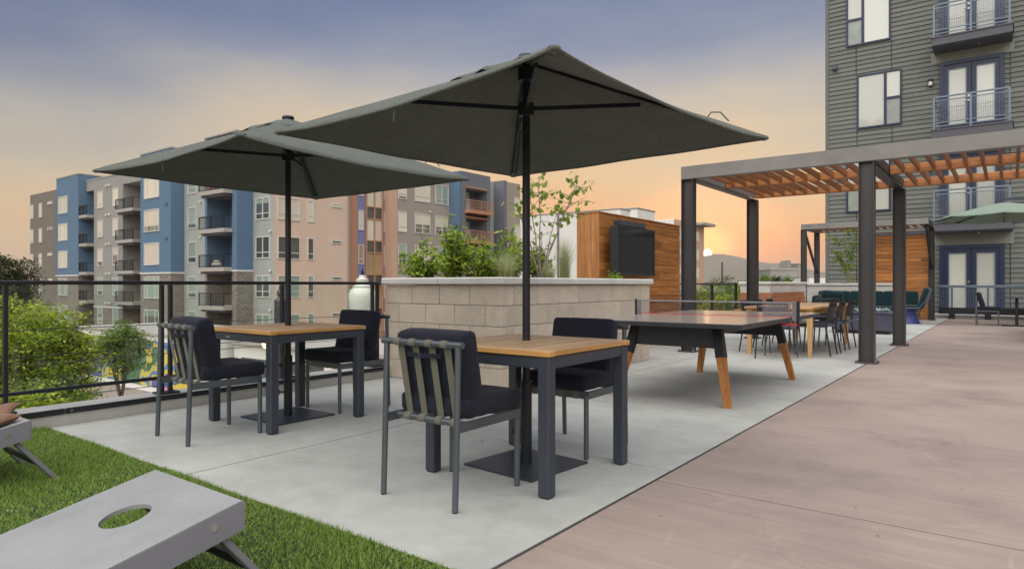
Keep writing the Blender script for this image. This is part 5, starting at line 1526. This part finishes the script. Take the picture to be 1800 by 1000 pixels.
def litter():
    rng = np.random.default_rng(9); n = 46
    P = np.stack([rng.uniform(-5.6, .6, n), rng.uniform(1.95, 9, n), np.full(n, .0025)], 1)
    V, F = leaf_geo(P, .022, .012, rng, 3., 0., .1); V[:, 2] = np.clip(V[:, 2], .001, .006)
    o = link('leaf_litter', npmesh('leaf_litter', V, F, 'dead_leaf')); o['kind'] = 'stuff'; o['label'] = 'tiny dry leaf scraps scattered over the paving'; o['category'] = 'litter'
plain('dead_leaf', (.10, .065, .035), .9, var=.2, isl=.6)

# ================================================================== STREET LAMPS, CABLES, FENCE
def acorn_lamp(label, x, y, ztop, s=1., shade='lamp_glass', emit=False):
    T = thing('street_lamp', label, 'street lamp', (x, y, STREET))
    h = ztop-STREET
    MB().lathe([(.22, 0), (.22, .3), (.12, .5), (.075, .7), (.06, h-1.25*s), (.10, h-1.22*s), (.10, h-1.14*s), (.06, h-1.1*s)], 16).build('post', 'lamp_iron', T, True)
    MB().lathe([(.10*s, h-1.08*s), (.135*s, h-1.0*s), (.17*s, h-.86*s), (.215*s, h-.62*s), (.222*s, h-.48*s), (.20*s, h-.39*s), (.15*s, h-.345*s)], 28).build('globe', shade, T, True)
    MB().lathe([(.155*s, h-.345*s), (.158*s, h-.32*s), (.11*s, h-.30*s), (.10*s, h-.22*s), (.105*s, h-.21*s), (.06*s, h-.185*s), (.05*s, h-.14*s)], 24).build('globe_top', shade, T, True)
    MB().lathe([(.045*s, h-.14*s), (.02*s, h-.125*s), (.028*s, h-.10*s), (.008*s, h-.085*s), (.022*s, h-.065*s), (.006*s, h-.05*s), (.003*s, h)], 14).build('finial', 'black_metal', T, True)
    return T
lx, ly = camp(637, 10.8)
acorn_lamp('white acorn street lamp with black finial standing just beyond the glass rail', lx, ly, z_at(467, lx, ly))
lx, ly = camp(492, 17.5); T = thing('lamp_pillar', 'dark iron pillar with pointed finial behind the far parasol pole', 'street lamp', (lx, ly, STREET))
h = z_at(500, lx, ly)-STREET
MB().box(-.11, .11, -.11, .11, 0, h-.42, .02).build('pillar', 'lamp_iron', T); MB().lathe([(.15, h-.45), (.15, h-.40), (.07, h-.33), (.05, h-.30), (.075, h-.26), (.085, h-.2), (.05, h-.12), (.02, h-.1), (.035, h-.06), (.003, h)], 14).build('finial', 'lamp_iron', T, True)
lx, ly = camp(469.5, 26); zl_ = z_at(603, lx, ly)
m, nt, bs = newmat('lit_globe'); bs.inputs['Emission Color'].default_value = (1, .72, .38, 1); bs.inputs['Emission Strength'].default_value = 2.2; bs.inputs['Base Color'].default_value = (.8, .7, .5, 1); MATS['lit_globe'] = m
T = thing('globe_lamp', 'lit warm globe lamp below the terrace, seen under the far table', 'street lamp', (lx, ly, STREET))
MB().lathe([(.09, 0), (.05, .2), (.045, zl_-STREET-.24), (.1, zl_-STREET-.2)], 12).build('post', 'lamp_iron', T, True)
MB().lathe([(.02, -.2), (.11, -.17), (.18, -.09), (.2, 0), (.18, .09), (.11, .17), (.02, .2)], 20, (0, 0, zl_-STREET)).build('globe', 'lit_globe', T, True)

for i, (x, z, lab) in enumerate(((-14.0, .22, 'uppermost'), (-14.3, -.28, 'second from the top'), (-13.7, -.36, 'third from the top'), (-14.1, -1.05, 'lowest'))):
    pts = [(x, y, z-.35*(1-((y-35)/60.)**2)*.6+.2) for y in range(-20, 92, 4)]
    tag(MB().tube(pts, .008, 6).build('overhead_cable', 'cable_rubber'), 'thin black overhead cable along the street, %s of four' % lab, 'cable', 'cables along the street')

def street_fence(label, x, y0, y1, n):
    T = thing('iron_fence', label, 'fence', (x, y0, STREET+.0))
    L = y1-y0
    for z in (.25, 1.5): MB().box(-.02, .02, 0, L, z-.02, z+.02).build('rail', 'black_metal', T)
    for i in range(n+1): MB().box(-.03, .03, L*i/n-.03, L*i/n+.03, 0, 1.6).build('post', 'black_metal', T)
    p = MB(); k = int(L/.14)
    for i in range(k): p.box(-.007, .007, L*i/k-.007, L*i/k+.007, .2, 1.5)
    o = p.build('pickets', 'black_metal', T); o['kind'] = 'stuff'
street_fence('black iron fence along the parking lot below the terrace', -18.7, 0, 22, 9)
ux, uy = camp(1269.5, 95)
T = thing('utility_pole', 'thin wooden utility pole in front of the mountain', 'pole', (ux, uy, STREET))
hh = z_at(462, ux, uy)-STREET
MB().tube([(0, 0, 0), (0, 0, hh)], [.2, .13], 10).build('shaft', 'bark', T, True); MB().lathe([(.13, 0), (.15, .1), (.02, .25)], 8, (0, 0, hh)).build('pole_cap', 'black_metal', T)

# ================================================================== PLANTS
def leaf_geo(P, length, width, rng, up=.5, droop=0., fold=.15):
    """folded diamond leaves at points P (n,3) -> verts, quads"""
    n = len(P)
    az = rng.uniform(0, 2*np.pi, n); el = rng.normal(-droop, .5, n)
    d = np.stack([np.cos(az)*np.cos(el), np.sin(az)*np.cos(el), np.sin(el)], 1)
    nr = rng.normal(0, 1, (n, 3)); nr[:, 2] = np.abs(nr[:, 2])+up*2
    sd = np.cross(d, nr); sd /= np.linalg.norm(sd, axis=1)[:, None]+1e-9
    nn = np.cross(sd, d)
    L = length*rng.uniform(.65, 1.25, n)[:, None]; W = width*rng.uniform(.7, 1.2, n)[:, None]
    V = np.zeros((n, 4, 3))
    V[:, 0] = P; V[:, 1] = P+d*L*.45+sd*W*.5+nn*W*fold; V[:, 2] = P+d*L; V[:, 3] = P+d*L*.45-sd*W*.5+nn*W*fold
    return V.reshape(-1, 3), np.arange(n*4).reshape(-1, 4)

def grow(rng, base, height, spread, n, seg=6, r0=.06, lean=(0, 0)):
    """limbs from a common base; returns polylines with radii"""
    out = []
    for i in range(n):
        a = 2*math.pi*(i+rng.uniform(-.3, .3))/n; sp = spread*rng.uniform(.55, 1.1); h = height*rng.uniform(.7, 1.05)
        pts = []
        for k in range(seg+1):
            t = k/seg
            pts.append((base[0]+math.cos(a)*sp*t**1.3+rng.uniform(-.04, .04)*spread*t+lean[0]*t, base[1]+math.sin(a)*sp*t**1.3+rng.uniform(-.04, .04)*spread*t+lean[1]*t, base[2]+h*t))
        out.append((pts, [r0*(1-.8*k/seg) for k in range(seg+1)]))
    return out

def tree(name, label, cat, base, trunk_h, crown_c, crown_r, nclump, per, clump_r, leaf, m, bark='bark', r0=.12, limbs=5, seed=1, flat=.45, group=None, inner=.25, droop=.2):
    """tapered trunk and limbs; foliage is sprays of leaves spread through an uneven crown"""
    rg = random.Random(seed); rng = np.random.default_rng(seed)
    T = thing(name, label, cat, base, 0, group)
    tr = MB()
    cc = np.array(crown_c); cr = np.array(crown_r)
    tr.tube([(0, 0, 0), (rg.uniform(-.05, .05), 0, trunk_h*.5), (cc[0]*.3, cc[1]*.3, trunk_h)], [r0, r0*.8, r0*.62], 10)
    tips = []
    for i in range(limbs):
        a = 2*math.pi*i/limbs+rg.uniform(-.4, .4); e = rg.uniform(.35, .9)
        end = cc+cr*np.array([math.cos(a)*e, math.sin(a)*e, rg.uniform(-.2, .65)])
        st = np.array([cc[0]*.3, cc[1]*.3, trunk_h*rg.uniform(.7, 1.0)])
        mid = (st+end)/2+np.array([0, 0, .1*cr[2]])
        tr.tube([st, st*.6+mid*.4, mid, end], [r0*.45, r0*.36, r0*.25, r0*.06], 7)
        tips.append(end); tips.append(mid)
        for _ in range(3):
            e2 = end+cr*np.array([rg.uniform(-.4, .4), rg.uniform(-.4, .4), rg.uniform(-.3, .4)]); tr.tube([mid, (mid+e2)/2+np.array([0, 0, .05]), e2], [r0*.18, r0*.12, r0*.03], 5); tips.append(e2)
    tr.build('trunk', bark, T, True)
    # clumps: on the crown's shell and inside, with gaps
    C = []
    while len(C) < nclump:
        p = rng.normal(0, 1, 3); p /= np.linalg.norm(p); rad = rng.uniform(inner, 1.0)**.5
        q = cc+cr*p*rad*(1+.16*math.sin(p[0]*7+seed)+.12*math.sin(p[1]*9+p[2]*5+seed*2))
        C.append(q)
    C = np.array(C); k = np.repeat(np.arange(len(C)), per)
    dirs = rng.normal(0, 1, (len(C), 3)); dirs[:, 2] *= .3; dirs /= np.linalg.norm(dirs, axis=1)[:, None]
    off = rng.normal(0, 1, (len(k), 3))*clump_r*np.array([1, 1, flat]); along = rng.uniform(-1, 1, len(k))[:, None]*dirs[k]*clump_r*1.3
    P = C[k]+off*.6+along
    P[:, 2] -= (np.abs(along).sum(1))*droop
    V, F = leaf_geo(P, leaf, leaf*.5, rng)
    link('crown', npmesh('crown', V, F, m), None, T)
    return T

def at_px(px, Z): x, y = camp(px, Z); return x, y
# trees below the terrace on the left
for (px, Z, ztop, rx, rz, lab, m, sd, n) in (
    (-30, 16.5, .62, 1.25, 1.6, 'bright locust tree at the left frame edge below the terrace', 'leaf_locust', 3, 210),
    (38, 19.5, .30, 1.0, 1.7, 'bright feathery locust tree between the frame edge and the tallest one', 'leaf_locust', 4, 190),
    (98, 18.0, .50, .80, 1.7, 'tallest feathery locust tree reaching up in front of the brick bay', 'leaf_locust', 5, 170),
    (12, 13.5, -1.05, .85, .9, 'low yellow green tree close to the rail at the left', 'leaf_locust', 6, 130),
    (92, 15.5, -1.2, .70, .9, 'shaded low tree behind the rail beside the parking lot', 'leaf_mid', 7, 130)):
    x, y = at_px(px, Z); zc = ztop-rz-STREET
    tree('locust_tree', lab, 'tree', (x, y, STREET), max(.9, zc-rz*.7), (0, 0, zc), (rx, rx, rz), n, 84, .33, .125, m, 'bark', .11, 6, sd, flat=.2, group='trees below the terrace')
x, y = at_px(213, 28)
tree('street_tree', 'small round multi stemmed tree in front of the mural', 'tree', (x, y, STREET), 1.6, (.1, 0, 3.55), (.95, .95, 1.05), 120, 80, .26, .11, 'leaf_mid', 'bark', .10, 7, 11)
x, y = at_px(8, 60)
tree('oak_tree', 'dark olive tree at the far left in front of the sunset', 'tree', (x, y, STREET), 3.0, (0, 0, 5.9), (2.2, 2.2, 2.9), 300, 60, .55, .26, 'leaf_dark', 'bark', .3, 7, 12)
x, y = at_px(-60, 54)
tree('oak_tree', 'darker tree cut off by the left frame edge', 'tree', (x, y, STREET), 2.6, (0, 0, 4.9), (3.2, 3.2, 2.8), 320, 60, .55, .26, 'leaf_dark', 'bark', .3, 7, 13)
# trees beyond the far glass rail
for i, (px, Z, yt, rx, m, lab) in enumerate(((1246, 40, 497, 1.3, 'leaf_mid', 'pale green tree filling the first pane of the far glass rail'), (1262, 62, 487, 1.9, 'leaf_dark', 'dark round tree below the mountain beside the utility pole'), (1312, 34, 482, 1.5, 'leaf_mid', 'leafy green tree left of the far pergola post, above the glass rail'), (1284, 37, 495, 1.4, 'leaf_mid', 'low green tree filling the second pane of the far glass rail'), (1236, 74, 499, 2.4, 'leaf_mid', 'tree in front of the pale building beneath the sun'), (1268, 30, 505, 1.2, 'leaf_locust', 'low yellow green bush top behind the far glass rail'))):
    x, y = at_px(px, Z); zt = z_at(yt, x, y)-STREET; rz = min(2.6, zt*.45)
    tree('background_tree', lab, 'tree', (x, y, STREET), zt-rz*1.9, (0, 0, zt-rz), (rx, rx, rz), 210, 46, .4, .2, m, 'bark', .2, 6, 30+i, group='trees beyond the terrace')

def shrub(label, x, y, z, h, r, n, per, m, leaf, seed, cat='shrub', name='shrub', lean=(0, 0)):
    """arching stems set with leaves along their outer two thirds"""
    rg = random.Random(seed); rng = np.random.default_rng(seed)
    T = thing(name, label, cat, (x, y, z))
    st = MB(); P = []
    for i in range(n):
        a = rg.uniform(0, 2*math.pi); sp = r*rg.uniform(.15, 1.0); hh = h*(1-.35*(sp/r)**2)*rg.uniform(.5, 1.08)
        pts = []
        for k in range(7):
            t = k/6; pts.append(np.array([math.cos(a)*sp*t**.9+lean[0]*t*t+rg.uniform(-.015, .015), math.sin(a)*sp*t**.9+lean[1]*t*t+rg.uniform(-.015, .015), hh*(t*1.18-.18*t*t)]))
        st.tube(pts, [.008*(1-.85*k/6)+.001 for k in range(7)], 5)
        for _ in range(per):
            t = rg.uniform(.22, 1.0)*6; k = min(5, int(t)); P.append(pts[k]*(1-(t-k))+pts[k+1]*(t-k)+rng.normal(0, .028, 3))
    st.build('stems', 'bark', T, True)
    V, F = leaf_geo(np.array(P), leaf, leaf*.42, rng, .4, .25)
    link('foliage', npmesh('foliage', V, F, m), None, T); return T
ZS = 1.09
def PP(px, Z): return camp(px, Z)
for (px, Z, h, r, n, per, lab, sd) in (
    (742, 7.9, .44, .36, 32, 22, 'bushy green shrub at the left end of the block planter', 21),
    (796, 7.6, .80, .40, 36, 24, 'tallest arching shrub rising left of the parasol pole in the planter', 22),
    (850, 8.3, .56, .36, 30, 22, 'yellow green shrub just left of the sapling in the planter', 23),
    (893, 8.2, .66, .30, 30, 22, 'shrub close behind the parasol pole in the planter', 24),
    (945, 9.0, .62, .28, 28, 20, 'shrub right of the parasol pole below the sapling', 25)):
    x, y = PP(px, Z); x = min(max(x, PX0+.2), PX1-.3); y = min(max(y, PY0+.35), PY1-.3)
    shrub(lab, x, y, ZS, h, r, n, per, 'leaf_shrub', .09, sd)
def grass_clump(label, x, y, z, h, r, n, seed):
    rng = np.random.default_rng(seed); T = thing('ornamental_grass', label, 'grass clump', (x, y, z))
    V = []; F = []; S = 5
    for i in range(n):
        a = rng.uniform(0, 2*np.pi); sp = r*rng.uniform(.05, 1); hh = h*rng.uniform(.6, 1.05); w = rng.uniform(.0015, .003); b = rng.normal(0, .03, 2)
        o = len(V); px_, py_ = -math.sin(a)*w, math.cos(a)*w
        for k in range(S+1):
            t = k/S; x_ = b[0]+math.cos(a)*sp*t**1.8; y_ = b[1]+math.sin(a)*sp*t**1.8; z_ = hh*(t-.18*t**3*(sp/r)); q = (1-t*.85)
            V += [(x_-px_*q, y_-py_*q, z_), (x_+px_*q, y_+py_*q, z_)]
        for k in range(S): F.append((o+2*k, o+2*k+1, o+2*k+3, o+2*k+2))
    link('blades', npmesh('blades', np.array(V), np.array(F), 'grass_plume'), None, T)
    return T
x, y = PP(868, 6.75); grass_clump('pale ornamental grass tuft at the planter corner beside the parasol pole', -4.50, 5.85, ZS, .40, .30, 520, 41)
grass_clump('pale ornamental grass tuft further along the planter before the white wall', -4.78, 7.5, ZS, .66, .24, 420, 42)
shrub('tiny green plant at the far end of the planter next to the wooden wall', -4.5, 8.35, ZS, .16, .12, 14, 26, 'leaf_shrub', .05, 43)
grass_clump('faint grass tuft behind the block planter cap near the sapling', -4.62, 6.9, ZS, .3, .2, 260, 44)

def sapling(label, x, y, z, stems, m, leaf, per, seed, round_=True, nm='sapling'):
    rg = random.Random(seed); rng = np.random.default_rng(seed); T = thing(nm, label, 'tree', (x, y, z))
    st = MB(); P = []
    for (dx, dy, h, twigs, start) in stems:
        pts = [np.array([dx*t**1.25+rg.uniform(-.012, .012), dy*t**1.25+rg.uniform(-.012, .012), h*t]) for t in [k/8 for k in range(9)]]
        st.tube(pts, [.012*(1-.75*k/8) for k in range(9)], 6)
        for j in range(twigs):
            t = rg.uniform(start, 1)*8; k = min(7, int(t)); b = pts[k]*(1-(t-k))+pts[k+1]*(t-k)
            a = rg.uniform(0, 2*math.pi); L = rg.uniform(.12, .34); e = b+np.array([math.cos(a)*L, math.sin(a)*L, rg.uniform(-.02, .18)])
            st.tube([b, (b+e)/2+np.array([0, 0, .02]), e], [.004, .003, .0015], 4)
            for _ in range(per): u = rg.uniform(.25, 1.05); P.append(b*(1-u)+e*u+rng.normal(0, .022, 3))
    st.build('stems', 'bark_pale', T, True)
    P = np.array(P); n = len(P)
    if round_:
        # broad heart shaped leaves: six sided, slightly cupped, hanging
        az = rng.uniform(0, 2*np.pi, n); el = rng.normal(-.7, .35, n)
        d = np.stack([np.cos(az)*np.cos(el), np.sin(az)*np.cos(el), np.sin(el)], 1); nr = rng.normal(0, 1, (n, 3)); sd = np.cross(d, nr); sd /= np.linalg.norm(sd, axis=1)[:, None]; nn = np.cross(sd, d)
        L = (leaf*rng.uniform(.7, 1.2, n))[:, None]
        shp = [(0, 0, 0), (.05, .42, .05), (.4, .52, .09), (.78, .3, .04), (1.05, 0, -.04), (.78, -.3, .04), (.4, -.52, .09), (.05, -.42, .05)]
        V = np.zeros((n, 8, 3))
        for i, (u, v, w) in enumerate(shp): V[:, i] = P+d*L*u+sd*L*v+nn*L*w
        V = V.reshape(-1, 3); F = np.arange(n*8).reshape(-1, 8)
    else: V, F = leaf_geo(P, leaf, leaf*.6, rng, .5, .1)
    link('crown', npmesh('crown', V, F, m), None, T)
sapling('slender multi stemmed sapling with round leaves in the block planter', -4.80, 6.95, ZS-.02,
        [(.20, .55, 1.30, 9, .62), (.30, .42, 1.30, 13, .66), (-.28, .16, 1.30, 8, .7), (-.05, .05, 1.40, 8, .75), (.05, .35, 1.0, 4, .8), (-.32, -.1, 1.05, 6, .75), (-.02, .06, .7, 2, .85)], 'leaf_redbud', .06, 4, 51)
x3, y3 = x_on(1490, 23.1), 23.1
sapling('light green young maple in the planter wall behind the sofa', x3, y3, ZS, [(.3, 0, 1.9, 30, .2), (-.45, .1, 1.5, 26, .25), (.05, -.1, 1.7, 28, .2), (-.2, -.05, 1.1, 18, .3)], 'leaf_maple', .075, 12, 52, False)
grass_clump('grass tuft at the foot of the young maple', x3+.12, y3, ZS, .4, .2, 260, 53)
for i, (y_, h) in enumerate(((18.4, .26), (19.6, .22), (20.6, .24))):
    shrub('low green plant in the pale planter behind the bench, %s' % ('nearest', 'middle one', 'farthest')[i], -5.35, y_, ZS, h, .28, 26, 26, 'leaf_mid' if i != 1 else 'leaf_dark', .055, 60+i)
MB_b = MB().lathe([(.32, 0), (.4, .3), (.42, .55), (.38, .6), (.36, .56)], 18)

litter()

# ================================================================== HAZE
def haze():
    m, nt, bs = newmat('haze_air'); nt.nodes.remove(bs)
    v = nt.nodes.new('ShaderNodeVolumePrincipled'); v.inputs['Density'].default_value = HAZE_D; v.inputs['Color'].default_value = (.93, .80, .66, 1); v.inputs['Anisotropy'].default_value = .0
    nt.links.new(v.outputs[0], nt.nodes['Material Output'].inputs['Volume']); MATS['haze_air'] = m
    o = MB().box(-9500, 9500, -9500, 9500, STREET-1.2, 225).build('haze', 'haze_air'); o['kind'] = 'stuff'
    o['label'] = 'thin evening haze in the air over the whole scene'; o['category'] = 'haze'
HAZE_D = 0.00016
if HAZE_D: haze()
